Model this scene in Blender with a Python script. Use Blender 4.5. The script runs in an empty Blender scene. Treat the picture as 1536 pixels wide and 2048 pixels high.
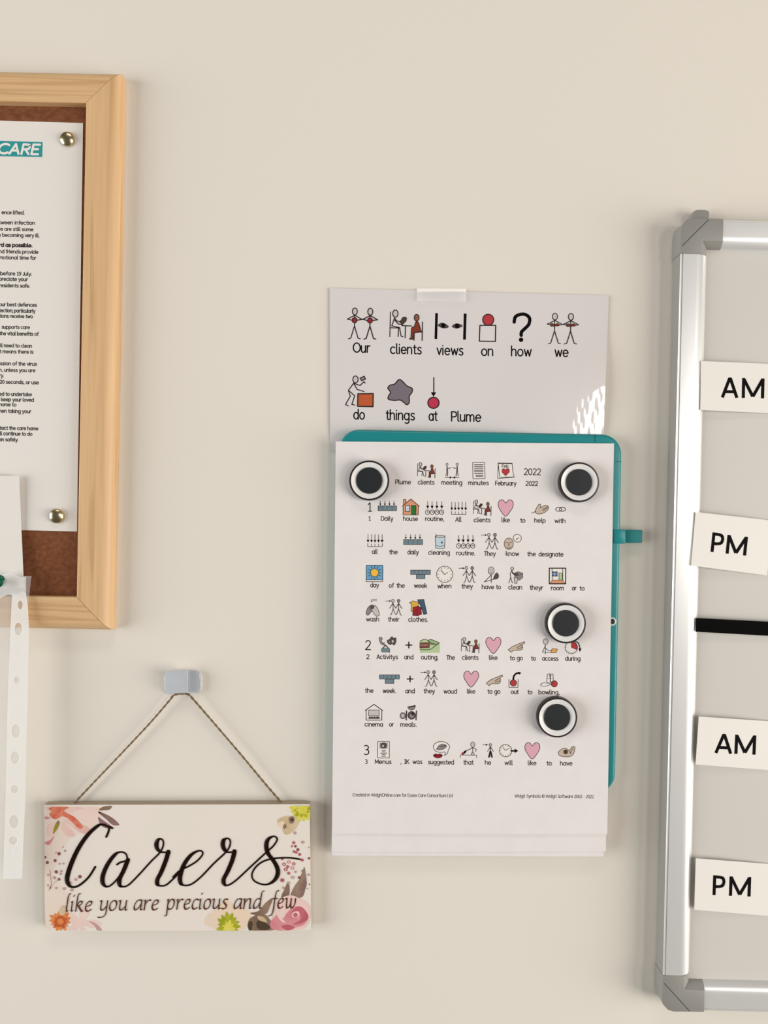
import bpy, bmesh, math, random
from mathutils import Vector, Matrix
from mathutils.geometry import tessellate_polygon
random.seed(7)
S = bpy.context.scene
COL = S.collection
PI = math.pi

# ------------------------------------------------------------------ camera, world, lights
D = 0.60                      # camera stands 0.6 m from the wall
F = 1565.0                    # focal length in pixels of the 1536 x 2048 frame
ROLL = math.radians(1.2)
cam = bpy.data.cameras.new('camera')
cam.sensor_fit = 'VERTICAL'; cam.sensor_height = 24.0
cam.lens = F * 24.0 / 2048.0
cam.clip_start = 0.01
cam_o = bpy.data.objects.new('camera', cam); COL.objects.link(cam_o)
cam_o.matrix_world = Matrix.Translation((0, -D, 0)) @ Matrix.Rotation(PI/2, 4, 'X') @ Matrix.Rotation(ROLL, 4, 'Z')
S.camera = cam_o
S.view_settings.view_transform = 'Standard'
try: S.view_settings.look = 'None'
except Exception: pass
S.view_settings.gamma = 1.0
S.view_settings.use_curve_mapping = False
S.view_settings.exposure = 0.0

W = bpy.data.worlds.new('room_light'); S.world = W
W.use_nodes = True
bg = W.node_tree.nodes['Background']
bg.inputs[0].default_value = (1.0, 0.94, 0.86, 1); bg.inputs[1].default_value = 0.10

def area(name, loc, target, sx, sy, power, color):
    l = bpy.data.lights.new(name, 'AREA'); l.shape = 'RECTANGLE'; l.size = sx; l.size_y = sy
    l.energy = power; l.color = color
    o = bpy.data.objects.new(name, l); COL.objects.link(o)
    o.location = loc
    o.rotation_euler = (Vector(target) - Vector(loc)).to_track_quat('-Z', 'Y').to_euler()
    return o
area('window_light', (2.2, -1.25, -0.42), (0.3, -1.25, -0.42), 2.2, 1.35, 75, (1.0, 0.95, 0.885))
area('far_window_light', (-2.2, -1.05, -0.15), (-0.3, -1.05, -0.15), 1.8, 1.6, 62, (0.95, 0.97, 0.98))
area('added_glint_light', (2.0, -3.2, 0.25), (0.1, 0.0, 0.0), 0.5, 1.0, 18, (1.0, 0.99, 0.97))  # unseen lamp added to put a highlight on the laminate's lower right corner
area('ceiling_light', (0.0, -1.1, 1.75), (0.0, -0.4, 0.0), 0.9, 0.3, 7, (1.0, 0.90, 0.78))

# ------------------------------------------------------------------ mapping: photo pixel -> point at height h off the wall
CR, SR = math.cos(ROLL), math.sin(ROLL)
def P2(px, py, h=0.0):
    dx = px - 768.0; dy = 1024.0 - py
    k = (D - h) / F
    return Vector(((CR*dx - SR*dy)*k, (SR*dx + CR*dy)*k))
def P(px, py, h=0.0):
    a = P2(px, py, h); return Vector((a.x, -h, a.y))
MM = 0.001

# ------------------------------------------------------------------ materials
MATS = {}
def mat(name, col, rough=0.6, metal=0.0, spec=0.5, noise=None, bump=None, coat=0.0, trans=0.0, alpha=1.0, ior=1.45, sheen=0.0):
    """noise=(scale, colour2, amount, stretch)  bump=(scale, strength, distance)"""
    if name in MATS: return MATS[name]
    m = bpy.data.materials.new(name); m.use_nodes = True
    nt = m.node_tree; b = nt.nodes['Principled BSDF']
    c = (*col, 1)
    b.inputs['Base Color'].default_value = c
    b.inputs['Roughness'].default_value = rough
    b.inputs['Metallic'].default_value = metal
    b.inputs['Specular IOR Level'].default_value = spec
    b.inputs['Coat Weight'].default_value = coat
    b.inputs['Coat Roughness'].default_value = 0.06
    b.inputs['Transmission Weight'].default_value = trans
    b.inputs['Alpha'].default_value = alpha
    b.inputs['IOR'].default_value = ior
    tc = None
    if noise or bump:
        tc = nt.nodes.new('ShaderNodeTexCoord')
    if noise:
        sc, c2, amt, st = noise
        mp = nt.nodes.new('ShaderNodeMapping'); mp.inputs['Scale'].default_value = st
        nt.links.new(tc.outputs['Object'], mp.inputs['Vector'])
        n = nt.nodes.new('ShaderNodeTexNoise'); n.inputs['Scale'].default_value = sc; n.inputs['Detail'].default_value = 5
        nt.links.new(mp.outputs[0], n.inputs['Vector'])
        r = nt.nodes.new('ShaderNodeMapRange'); r.inputs[1].default_value = 0.35; r.inputs[2].default_value = 0.65
        r.inputs[4].default_value = amt
        nt.links.new(n.outputs['Fac'], r.inputs[0])
        mx = nt.nodes.new('ShaderNodeMix'); mx.data_type = 'RGBA'
        mx.inputs[6].default_value = c; mx.inputs[7].default_value = (*c2, 1)
        nt.links.new(r.outputs[0], mx.inputs[0]); nt.links.new(mx.outputs[2], b.inputs['Base Color'])
    if bump:
        sc, stg, dist = bump
        n = nt.nodes.new('ShaderNodeTexNoise'); n.inputs['Scale'].default_value = sc; n.inputs['Detail'].default_value = 3
        nt.links.new(tc.outputs['Object'], n.inputs['Vector'])
        bp = nt.nodes.new('ShaderNodeBump'); bp.inputs['Strength'].default_value = stg; bp.inputs['Distance'].default_value = dist
        nt.links.new(n.outputs['Fac'], bp.inputs['Height']); nt.links.new(bp.outputs[0], b.inputs['Normal'])
    MATS[name] = m
    return m

def sr(r, g, b):     # sRGB 0-255 -> linear
    f = lambda v: (v/255/12.92) if v <= 10 else ((v/255+0.055)/1.055)**2.4
    return (f(r), f(g), f(b))

M_WALL = mat('painted_wall', (0.765, 0.705, 0.625), 0.75, noise=(2.2, (0.745, 0.705, 0.63), 0.5, (1,1,1)), bump=(420, 0.14, 0.0005))
M_PAPER = mat('white_paper', (0.795, 0.745, 0.73), 0.7, spec=0.25, noise=(60, (0.75, 0.705, 0.69), 0.6, (1,1,1)))
M_LETTER = mat('letter_paper', (0.775, 0.735, 0.685), 0.65, spec=0.25)
M_CARD = mat('white_card', (0.82, 0.785, 0.73), 0.5, spec=0.35)
M_LAM = mat('laminated_paper', (0.715, 0.67, 0.66), 0.5, coat=1.0, spec=0.4, bump=(160, 0.05, 0.0006))
M_TEAL = mat('teal_plastic', (0.012, 0.235, 0.245), 0.32)
M_TEALD = mat('teal_fabric', (0.008, 0.20, 0.21), 0.6)
M_CORK = mat('cork', sr(132, 82, 54), 0.9, spec=0.2, noise=(260, sr(104, 62, 38), 0.8, (1,1,1.3)), bump=(500, 0.6, 0.0007))
M_ALU = mat('brushed_aluminium', (0.83, 0.82, 0.80), 0.3, metal=0.45)
M_BOARD = mat('whiteboard_enamel', (0.63, 0.60, 0.555), 0.35, spec=0.2)
M_ALUS = mat('shaded_rail_side', (0.30, 0.285, 0.26), 0.6, spec=0.2)  # aluminium darkened in colour to paint shade on the rail's outer side
M_GREYP = mat('grey_plastic', (0.27, 0.262, 0.24), 0.5)
M_GREYD = mat('dark_seam', (0.06, 0.055, 0.06), 0.7)
M_BLACK = mat('black_ink', (0.012, 0.010, 0.011), 0.7, spec=0.2)
M_BLACKP = mat('black_plastic', (0.014, 0.016, 0.018), 0.45)
M_STRIP = mat('black_magnet', (0.003, 0.003, 0.003), 0.6, spec=0.03)
M_RIM = mat('dark_rim', (0.022, 0.017, 0.016), 0.3)
M_WHITEP = mat('white_plastic', (0.80, 0.78, 0.76), 0.28)
M_BRASS = mat('brass', (0.62, 0.52, 0.33), 0.28, metal=1.0)
M_GREEN = mat('green_plastic', (0.004, 0.10, 0.06), 0.3)
M_POCKET = mat('clear_pocket', (0.9, 0.88, 0.86), 0.25, alpha=0.34, coat=0.3)
M_POCKW = mat('white_pocket_strip', (0.88, 0.86, 0.82), 0.35, alpha=0.80)
M_HOOK = mat('clear_blue_plastic', (0.60, 0.64, 0.70), 0.12, alpha=0.46, coat=0.6)
M_HOOKE = mat('clear_edge_plastic', (0.85, 0.87, 0.9), 0.15, alpha=0.45, coat=0.6)
M_TAPE = mat('clear_tape', (0.92, 0.91, 0.9), 0.12, alpha=0.45, coat=1.0)
M_TWINE = mat('jute_twine', (0.26, 0.185, 0.105), 0.9, spec=0.1, noise=(900, (0.15, 0.105, 0.06), 0.8, (1,1,1)))
M_SIGN = mat('sign_face', (0.78, 0.72, 0.63), 0.55, noise=(16, (0.80, 0.715, 0.665), 0.8, (1,1,1)))
M_SIGNE = mat('sign_edge_wood', (0.42, 0.34, 0.25), 0.7)
M_SCREW = mat('dark_metal', (0.02, 0.015, 0.012), 0.5)

def wood(name, along):
    m = bpy.data.materials.new(name); m.use_nodes = True
    nt = m.node_tree; b = nt.nodes['Principled BSDF']; b.inputs['Roughness'].default_value = 0.48
    tc = nt.nodes.new('ShaderNodeTexCoord'); mp = nt.nodes.new('ShaderNodeMapping')
    mp.inputs['Scale'].default_value = (1, 1, 0.035) if along == 'Z' else (0.035, 1, 1)
    nt.links.new(tc.outputs['Object'], mp.inputs['Vector'])
    n = nt.nodes.new('ShaderNodeTexNoise'); n.inputs['Scale'].default_value = 75; n.inputs['Detail'].default_value = 2; n.inputs['Distortion'].default_value = 0.25
    nt.links.new(mp.outputs[0], n.inputs['Vector'])
    mul = nt.nodes.new('ShaderNodeMath'); mul.operation = 'MULTIPLY'; mul.inputs[1].default_value = 8
    nt.links.new(n.outputs['Fac'], mul.inputs[0])
    fr = nt.nodes.new('ShaderNodeMath'); fr.operation = 'PINGPONG'; fr.inputs[1].default_value = 1.0
    nt.links.new(mul.outputs[0], fr.inputs[0])
    cr = nt.nodes.new('ShaderNodeValToRGB')
    cr.color_ramp.elements[0].position = 0.0; cr.color_ramp.elements[0].color = (0.70, 0.455, 0.235, 1)
    cr.color_ramp.elements[1].position = 1.0; cr.color_ramp.elements[1].color = (0.56, 0.335, 0.155, 1)
    e = cr.color_ramp.elements.new(0.7); e.color = (0.67, 0.425, 0.215, 1)
    nt.links.new(fr.outputs[0], cr.inputs[0])
    n2 = nt.nodes.new('ShaderNodeTexNoise'); n2.inputs['Scale'].default_value = 420; n2.inputs['Detail'].default_value = 2
    nt.links.new(mp.outputs[0], n2.inputs['Vector'])
    mr = nt.nodes.new('ShaderNodeMapRange'); mr.inputs[3].default_value = 0.84; mr.inputs[4].default_value = 1.12
    nt.links.new(n2.outputs['Fac'], mr.inputs[0])
    mx = nt.nodes.new('ShaderNodeMix'); mx.data_type = 'RGBA'; mx.blend_type = 'MULTIPLY'; mx.inputs[0].default_value = 1
    nt.links.new(cr.outputs[0], mx.inputs[6]); nt.links.new(mr.outputs[0], mx.inputs[7])
    nt.links.new(mx.outputs[2], b.inputs['Base Color'])
    return m
M_WOODV = wood('pine_upright', 'Z'); M_WOODH = wood('pine_level', 'X')

INK = {}
def ink(key, rgb, rough=0.65, n=None):
    INK[key] = mat('print_' + key, sr(*rgb), rough, spec=0.05, noise=n)
ink('black', (15, 12, 13)); ink('line', (48, 40, 38)); ink('soft', (88, 80, 78))
ink('grey', (196, 190, 186)); ink('midgrey', (138, 132, 132)); ink('darkgrey', (84, 78, 76))
ink('red', (178, 62, 66)); ink('crimson', (186, 58, 82)); ink('pink', (218, 166, 180)); ink('orange', (186, 92, 56))
ink('rust', (128, 58, 44)); ink('brown', (80, 66, 52)); ink('skin', (140, 92, 66)); ink('mauve', (120, 110, 118))
ink('slate', (112, 132, 140)); ink('salmon', (210, 150, 116)); ink('green', (52, 112, 58)); ink('sky', (106, 160, 196))
ink('yellow', (236, 184, 70)); ink('tan', (196, 178, 160)); ink('paleblue', (190, 206, 214)); ink('palegreen', (178, 198, 152))
ink('hill', (150, 172, 128)); ink('train', (128, 76, 66)); ink('wine', (150, 42, 52)); ink('denim', (70, 92, 116))
ink('gold', (214, 170, 70)); ink('amber', (222, 160, 88)); ink('white', (232, 226, 220)); ink('teal', (52, 148, 150)); ink('navy', (74, 92, 128))
ink('letter', (74, 68, 67)); ink('bold', (58, 50, 50)); ink('script', (30, 15, 10)); ink('sepia', (88, 54, 42)); ink('foot', (70, 62, 64))
ink('petal', (230, 206, 196), n=(60, sr(226, 192, 184), 0.8, (1,1,1))); ink('petalrose', (222, 178, 168), n=(70, sr(230, 202, 192), 0.9, (1,1,1)))
ink('coral', (206, 98, 74), n=(220, sr(222, 142, 116), 0.9, (1,1,1))); ink('coralorange', (214, 116, 62), n=(120, sr(226, 148, 92), 0.9, (1,1,1)))
ink('olive', (150, 142, 54)); ink('lemon', (206, 196, 62), n=(160, sr(224, 214, 110), 0.9, (1,1,1))); ink('moss', (150, 156, 40), n=(160, sr(196, 190, 60), 0.9, (1,1,1)))
ink('leaf', (124, 100, 84), n=(90, sr(154, 130, 112), 0.9, (1,1,1))); ink('plum', (122, 92, 92), n=(90, sr(150, 120, 118), 0.9, (1,1,1)))
ink('berry', (140, 84, 90)); ink('paleberry', (190, 152, 152)); ink('beige', (196, 172, 136), n=(80, sr(214, 194, 164), 0.9, (1,1,1)))
ink('rose', (206, 128, 136), n=(80, sr(222, 160, 162), 0.9, (1,1,1))); ink('rosedeep', (176, 84, 96), n=(90, sr(196, 112, 120), 0.8, (1,1,1))); ink('rosepale', (232, 198, 190))
ink('peach', (232, 208, 180), n=(40, sr(226, 206, 188), 0.9, (1,1,1)))
ink('blush', (228, 212, 201), n=(30, sr(226, 209, 194), 0.9, (1,1,1)))
ink('ghost', (212, 207, 204))

# ------------------------------------------------------------------ object helpers
def root_of(p):
    while p.parent: p = p.parent
    return p
def link(name, me, mats, parent=None, label=None):
    o = bpy.data.objects.new(name, me); COL.objects.link(o)
    for m in mats: me.materials.append(m)
    if parent:
        o.parent = parent
    if label: o['label'] = label
    return o
def tag(o, label, cat, group=None):
    o['label'] = label; o['category'] = cat
    if group: o['group'] = group
    return o
def thing(name, label, cat, loc, group=None):
    o = bpy.data.objects.new(name, None); COL.objects.link(o)
    o.empty_display_size = 0.02
    o.location = loc
    return tag(o, label, cat, group)
def mesh(name, verts, faces, mats, parent=None, midx=None, smooth=None, recalc=True, origin=None, label=None, bevel=None):
    """verts in world space; stored relative to the root of the parent, or to `origin`"""
    off = Vector(root_of(parent).location) if parent else (Vector(origin) if origin is not None else Vector((0,0,0)))
    me = bpy.data.meshes.new(name)
    me.from_pydata([tuple(Vector(v) - off) for v in verts], [], faces)
    if not isinstance(mats, (list, tuple)): mats = [mats]
    if midx: me.polygons.foreach_set('material_index', midx)
    if recalc or bevel:
        bm = bmesh.new(); bm.from_mesh(me)
        if recalc: bmesh.ops.recalc_face_normals(bm, faces=bm.faces)
        if bevel:
            ed = [e for e in bm.edges if len(e.link_faces) == 2 and e.calc_face_angle(0) > 0.6]
            bmesh.ops.bevel(bm, geom=ed, offset=bevel[0], segments=bevel[1], profile=0.5, affect='EDGES', clamp_overlap=True)
        bm.to_mesh(me); bm.free()
    if smooth is not None:
        me.shade_smooth()
        me.set_sharp_from_angle(angle=math.radians(smooth))
    me.update()
    o = link(name, me, mats, parent, label)
    if not parent and origin is not None: o.location = off
    return o
def prism(name, outline, h0, h1, mats, parent=None, bevel=None, smooth=None, origin=None, label=None):
    """outline: list of (x, z) in the wall plane, from height h0 to h1 (numbers or per-vertex lists)"""
    n = len(outline)
    H0 = h0 if isinstance(h0, list) else [h0]*n
    H1 = h1 if isinstance(h1, list) else [h1]*n
    v = [(p[0], -H0[i], p[1]) for i, p in enumerate(outline)] + [(p[0], -H1[i], p[1]) for i, p in enumerate(outline)]
    f = [list(range(n)), list(range(n, 2*n))] + [[i, (i+1) % n, n+(i+1) % n, n+i] for i in range(n)]
    return mesh(name, v, f, mats, parent, bevel=bevel, smooth=smooth, origin=origin, label=label)
def catmull(pts, n=8, closed=False):
    out = []; N = len(pts)
    seg = N if closed else N-1
    for i in range(seg):
        p1 = pts[i]; p2 = pts[(i+1) % N]
        p0 = pts[(i-1) % N] if (closed or i > 0) else p1
        p3 = pts[(i+2) % N] if (closed or i+2 < N) else p2
        for k in range(n):
            t = k/n; t2 = t*t; t3 = t2*t
            out.append(tuple(0.5*((2*p1[j]) + (-p0[j]+p2[j])*t + (2*p0[j]-5*p1[j]+4*p2[j]-p3[j])*t2 + (-p0[j]+3*p1[j]-3*p2[j]+p3[j])*t3) for j in range(len(p1))))
    if not closed: out.append(tuple(pts[-1]))
    return out
def ell(cx, cy, rx, ry, a0=0, a1=360, n=20):
    return [(cx + rx*math.cos(math.radians(a0+(a1-a0)*i/n)), cy + ry*math.sin(math.radians(a0+(a1-a0)*i/n))) for i in range(n+1)]
def rrect(corners, r, n=6):
    """rounded quad; r one radius or four"""
    R = r if isinstance(r, (list, tuple)) else [r]*4
    out = []; N = 4
    C = [Vector(c) for c in corners]
    for i in range(N):
        p = C[i]; a = (C[i-1]-p).normalized(); b = (C[(i+1) % N]-p).normalized(); rr = R[i]
        if rr <= 0: out.append(tuple(p)); continue
        s = p + a*rr; e = p + b*rr
        for k in range(n+1):
            t = k/n; ang = t*PI/2
            q = p + a*rr*(1-math.sin(ang)) + b*rr*(1-math.cos(ang))
            out.append(tuple(q))
    return out

# ------------------------------------------------------------------ printing (thin ink faces lying on a surface)
class Ink:
    """draws in photo coordinates on a surface given by hf(px,py) = height off the wall"""
    def __init__(self, hf, lift=0.00003, step=0.000008):
        self.hf = hf if callable(hf) else (lambda x, y, c=hf: c)
        self.v = []; self.f = []; self.mi = []; self.mats = []; self.lift = lift; self.step = step; self.lay = 0; self.sub = 0; self.ns = 0
    def m(self, key):
        k = INK[key]
        if k not in self.mats: self.mats.append(k)
        return self.mats.index(k)
    def pt(self, x, y):
        h = self.hf(x, y)
        q = P(x, y, h); q.y -= self.lift + self.lay*self.step + self.sub*0.0000013
        self.v.append(q); return len(self.v)-1
    def face(self, ids, mi): self.f.append(ids); self.mi.append(mi)
    def fill(self, pts, key):
        self.lay += 1; self.sub = 0; mi = self.m(key)
        if len(pts) > 2 and (abs(pts[0][0]-pts[-1][0]) + abs(pts[0][1]-pts[-1][1])) < 1e-6: pts = pts[:-1]
        ids = [self.pt(*p) for p in pts]
        tri = tessellate_polygon([[Vector((p[0], p[1], 0)) for p in pts]])
        for t in tri: self.face([ids[i] for i in t], mi)
    def stroke(self, pts, w, key, cap=True, closed=False, newlay=True):
        """w: a width or a list of widths"""
        if newlay: self.lay += 1
        self.ns += 1; base = 0 if newlay else (self.ns % 5)*6
        mi = self.m(key)
        q = [pts[0]]; ws = [w[0] if isinstance(w, list) else w]
        for i, p in enumerate(pts[1:], 1):
            if math.hypot(p[0]-q[-1][0], p[1]-q[-1][1]) > 1e-4:
                q.append(p); ws.append(w[i] if isinstance(w, list) else w)
        if closed and math.hypot(q[0][0]-q[-1][0], q[0][1]-q[-1][1]) > 1e-4: q.append(q[0]); ws.append(ws[0])
        n = len(q)
        for i in range(n-1):
            self.sub = base + i % 3
            dx = q[i+1][0]-q[i][0]; dy = q[i+1][1]-q[i][1]; L = math.hypot(dx, dy)
            nx, ny = -dy/L/2, dx/L/2
            a, b = ws[i], ws[i+1]
            ids = [self.pt(q[i][0]+nx*a, q[i][1]+ny*a), self.pt(q[i][0]-nx*a, q[i][1]-ny*a),
                   self.pt(q[i+1][0]-nx*b, q[i+1][1]-ny*b), self.pt(q[i+1][0]+nx*b, q[i+1][1]+ny*b)]
            self.face(ids, mi)
        rng = range(n) if cap else range(1, n-1)
        for i in rng:
            if 0 < i < n-1:
                d1 = math.atan2(q[i][1]-q[i-1][1], q[i][0]-q[i-1][0]); d2 = math.atan2(q[i+1][1]-q[i][1], q[i+1][0]-q[i][0])
                d = abs((d2-d1+PI) % (2*PI) - PI)
                if d < 0.12: continue
            self.sub = base + 3 + i % 3
            r = ws[i]/2; k = 8 if r < 2 else 14
            self.face([self.pt(q[i][0]+r*math.cos(2*PI*j/k), q[i][1]+r*math.sin(2*PI*j/k)) for j in range(k)], mi)
    def nib(self, pts, nx, ny, key, thin=0.8):
        self.stroke(pts, thin, key, newlay=False)
        mi = self.m(key); base = 32 + (self.ns % 5)*4
        for n_, (a, b) in enumerate(zip(pts, pts[1:])):
            self.sub = base + n_ % 4
            ids = [self.pt(a[0]-nx, a[1]-ny), self.pt(a[0]+nx, a[1]+ny), self.pt(b[0]+nx, b[1]+ny), self.pt(b[0]-nx, b[1]-ny)]
            self.face(ids, mi)
    def shape(self, pts, key, w=0, line='line'):
        self.fill(pts, key)
        if w: self.stroke(pts, w, line, closed=True)
    def obj(self, name, parent, label=None):
        if not self.v: return None
        # all ink faces look at the room
        off = Vector(root_of(parent).location)
        me = bpy.data.meshes.new(name)
        faces = []
        for f in self.f:
            a, b, c = (self.v[f[0]], self.v[f[1]], self.v[f[2]])
            nrm = (b-a).cross(c-a)
            faces.append(f if nrm.y < 0 else f[::-1])
        me.from_pydata([tuple(v-off) for v in self.v], [], faces)
        me.polygons.foreach_set('material_index', self.mi); me.update()
        return link(name, me, self.mats, parent, label)

# ------------------------------------------------------------------ a single-line alphabet (x height 10, capitals 14)
OO = '@4.6,5,4.6,5,0,360'
G = {
'a': (11.5, OO+';9.2,10 9.2,0'), 'b': (11.5, '0,15 0,0;'+OO), 'c': (10.4, '@4.8,5,4.8,5,48,312'), 'd': (11.5, OO+';9.2,15 9.2,0'),
'e': (11.3, '0.2,5.2 9.2,5.2;@4.7,5,4.6,5,3,318'), 'f': (6.6, '~6.4,14.6 4.4,15 3,13.8 2.6,11.5;2.6,11.6 2.6,0;0,9.8 5.6,9.8'),
'g': (11.5, OO+';9.2,10 9.2,-1.2;~9.2,-1.2 8.5,-3.8 6.5,-5 3.8,-5 1.2,-4.2'), 'h': (10.6, '0,15 0,0;~0,6.4 1.5,9 4.5,10 7.2,9 8.1,6.2;8.1,6.3 8.1,0'),
'i': (3.6, '.6,10 .6,0;.6,13.5 .6,14'), 'j': (4.5, '2,10 2,-3;~2,-3 1.2,-4.8 -1,-5;2,13.5 2,14'), 'k': (9.2, '0,15 0,0;7,10 0.2,4;2.6,6 7.6,0'),
'l': (4.4, '.6,15 .6,2;~.6,2 1.1,.4 2.8,0'), 'm': (16.4, '0,10 0,0;~0,6.4 1.3,9 3.8,10 6,9 6.9,6.2;6.9,6.3 6.9,0;~6.9,6.4 8.2,9 10.6,10 12.9,9 13.8,6.2;13.8,6.3 13.8,0'),
'n': (10.6, '0,10 0,0;~0,6.4 1.5,9 4.5,10 7.2,9 8.1,6.2;8.1,6.3 8.1,0'), 'o': (11.6, '@4.8,5,4.8,5,0,360'), 'p': (11.5, '0,10 0,-5;'+OO),
'q': (11.5, OO+';9.2,10 9.2,-5'), 'r': (6.8, '0,10 0,0;~0,6 1.3,8.8 3.4,9.9 5.4,9.8'), 's': (9.2, '~6.9,9 5,10 2.5,9.8 .9,8 1.7,6.2 4,5.2 6.5,4 7.2,2.2 5.8,.5 3.2,0 .4,1.1'),
't': (7.2, '2.5,13.2 2.5,2.2;~2.5,2.2 3.3,.4 5.8,.2;0,9.8 5.6,9.8'), 'u': (10.6, '0,10 0,3.6;~0,3.6 .9,.9 3.8,0 6.6,1.2 8.1,3.8;8.1,10 8.1,0'),
'v': (9.6, '0,10 4.1,0 8.2,10'), 'w': (14.2, '0,10 3.2,0 6.3,9 9.4,0 12.6,10'), 'x': (9.2, '0,10 7.4,0;7.4,10 0,0'), 'y': (10, '0,10 4.4,0;8.6,10 3.2,-4.4 .8,-5'), 'z': (9, '0,10 7.2,10 0,0 7.4,0'),
'A': (11.6, '0,0 5.2,14 10.4,0;1.8,4.7 8.6,4.7'), 'B': (11, '0,0 0,14 5,14;~5,14 8,12.6 8,8.6 5,7.4;0,7.4 5,7.4;~5,7.4 9,6 9,1.3 5,0;5,0 0,0'),
'C': (11.6, '@6.4,7,6.4,7,50,310'), 'D': (12.2, '0,0 0,14 4,14;~4,14 8.4,12.4 10.4,7 8.4,1.6 4,0;4,0 0,0'), 'E': (9.6, '8,14 0,14 0,0 8,0;0,7.3 6.8,7.3'), 'F': (9, '0,0 0,14 7.6,14;0,7.3 6.6,7.3'),
'I': (6, '2.4,0 2.4,14;0,14 4.8,14;0,0 4.8,0'), 'J': (7, '5,14 5,3;~5,3 4,.5 1.5,0 0,1.2'), 'K': (10.6, '0,0 0,14;8.4,14 0,6;2.6,8 9,0'), 'L': (8.6, '0,14 0,0 7.2,0'),
'M': (14.6, '0,0 1,14 6.5,3 12,14 13,0'), 'O': (15, '@6.8,7,6.8,7,0,360'), 'P': (10.4, '0,0 0,14 4.6,14;~4.6,14 8.2,13 8.8,10.2 8.2,7.5 4.6,6.3;4.6,6.3 0,6.3'),
'R': (11, '0,0 0,14 4.6,14;~4.6,14 8.2,13 8.8,10.4 8.2,7.8 4.6,6.7;4.6,6.7 0,6.7;4,6.7 9.2,0'), 'S': (10.4, '~8.4,12.4 6,14 3,13.6 1.2,11.2 2.2,8.6 5,7.4 7.8,5.8 8.8,3 7,.6 4,0 .6,1.6'),
'T': (11.4, '0,14 10.4,14;5.2,14 5.2,0'), 'W': (18, '0,14 4,0 8.2,12 12.4,0 16.4,14'),
'0': (10.4, '@4.3,7,4.3,7,0,360'), '1': (8, '.5,11 4,14 4,0;1,0 7,0'), '2': (10.2, '~.4,11.4 2,13.6 5,14 7.8,12.4 7.8,9.4 5.5,5.8 0,0;0,0 8.4,0'),
'3': (9.6, '~.4,13 3,14 6.4,13 7.2,10.6 5.6,8 2.8,7.4;~2.8,7.4 6.6,6.8 8,4 6.6,.9 3,0 0,.9'), '5': (9, '7,14 1.4,14 .8,8;~.8,8 4,8.6 7.4,6.6 7.4,2.4 4,0 .4,.8'), '9': (10, '@4.2,9.6,4,4.4,0,360;~8.2,9.6 7.6,5 5.4,1.4 2,0'),
'.': (3.4, '.8,.1 .8,.6'), ',': (3.6, '1.2,.8 .4,-2.4'), ';': (3.6, '1.2,.8 .4,-2.4;1.2,7.6 1.2,8'), '-': (8, '1,5 6,5'), ' ': (4.6, ''), '©': (16, '@7,7,7,7,0,360;@7,7,3.4,3.6,50,310'),
}
IT = dict(G)     # the slanted hand of the sign
IT.update({
'l': (4.6, '~3,17.2 1.6,17 .7,15 .6,12;.6,12.5 .6,1.6;~.6,1.8 1,.2 2.4,.6'), 'i': (4.2, '-.6,8.6 .6,10 .6,1.4;~.6,1.4 1,.2 2.4,.8;1,14.6 2,15.8'),
'k': (9.6, '~3,17.2 1.6,17 .7,15 .6,12;.6,12.5 .6,0;~.6,5 3.4,9.4 6,9.6 6,7.4 3.4,5.6 1.4,5.4;~2.6,5.4 5,2.6 7.2,0 8.4,.6'),
'e': (8.8, '~.6,4.6 4.6,5.6 6.6,7.6 5.8,9.6 3.4,9.6 1,7 .4,3.6 1.8,.6 4.4,.2 7,2'), 'y': (10, '~-.4,9 .8,10 1.4,8.5 1.2,3 2.4,.6 4.6,1 7.6,4.4;8,10 8,0;~8,1 7.8,-3 5.6,-5.6 2.6,-6.6 -.6,-6.2'),
'u': (10.8, '~-.4,9 .8,10 1.4,8.5 1.2,3 2.4,.6 4.6,1 7.6,4.4;8,10 8,1.6;~8,1.6 8.4,.2 10,1'), 'a': (10.6, '~8,9.4 5,10 2,8 .4,4 1.2,.8 3,.4 6,3 8,7;8.2,10 8,1.6;~8,1.6 8.4,.2 10,1'),
'r': (8, '-.6,8.8 .8,10 .8,0;~.8,5 3,8.6 5.4,10 6.8,9.2'), 'p': (10.8, '-.6,8.8 .8,10 .8,-5.6;-1.6,-6.4 .6,-5.6;~.8,5 3,8.8 6,10 8,8 8,4 6,.8 3.4,.2 1,1.4'),
'c': (8.2, '~6.8,9 4.8,10 2,8.4 .4,4.6 1.4,1 4,.2 6.8,1.8'), 'o': (9.8, '~4.4,10 1.6,8 .4,4.4 1.6,.8 4.2,.2 7,2.4 8,6.2 6.8,9.2 4.4,10'), 's': (7.8, '~6,9.2 4,9.9 2,9.2 1.4,7.4 3,5.6 5,3.8 5,1.4 3,.2 0,.8'),
'n': (10.8, '-.6,8.8 .8,10 .8,0;~.8,5 3.4,8.8 6,10 7.6,8.6 7.6,5;7.6,6 7.6,1.4;~7.6,1.6 8,.2 9.6,1'), 'd': (10.6, '~8,9.4 5,10 2,8 .4,4 1.2,.8 3,.4 6,3 8,7;~11,17.4 9,16.8 8.2,14.6 8.1,12;8.1,12.4 8,1.6;~8,1.6 8.4,.2 10,1'),
'f': (7.4, '~7.6,17.2 5.6,17 4.2,14 3.8,9;3.8,10 3.4,0;~3.4,1 2.8,-4 1,-6.6 -2,-7.2;.6,9.6 7,9.6'), 'w': (14.4, '~-.4,9 .8,10 1.6,8.4 1.8,3 3,.4 5,1 7,5 7.2,9.8;~7.2,9.6 7.4,3 8.8,.4 11,1.6 12.8,5.4 12.6,9.6'),
})
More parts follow.
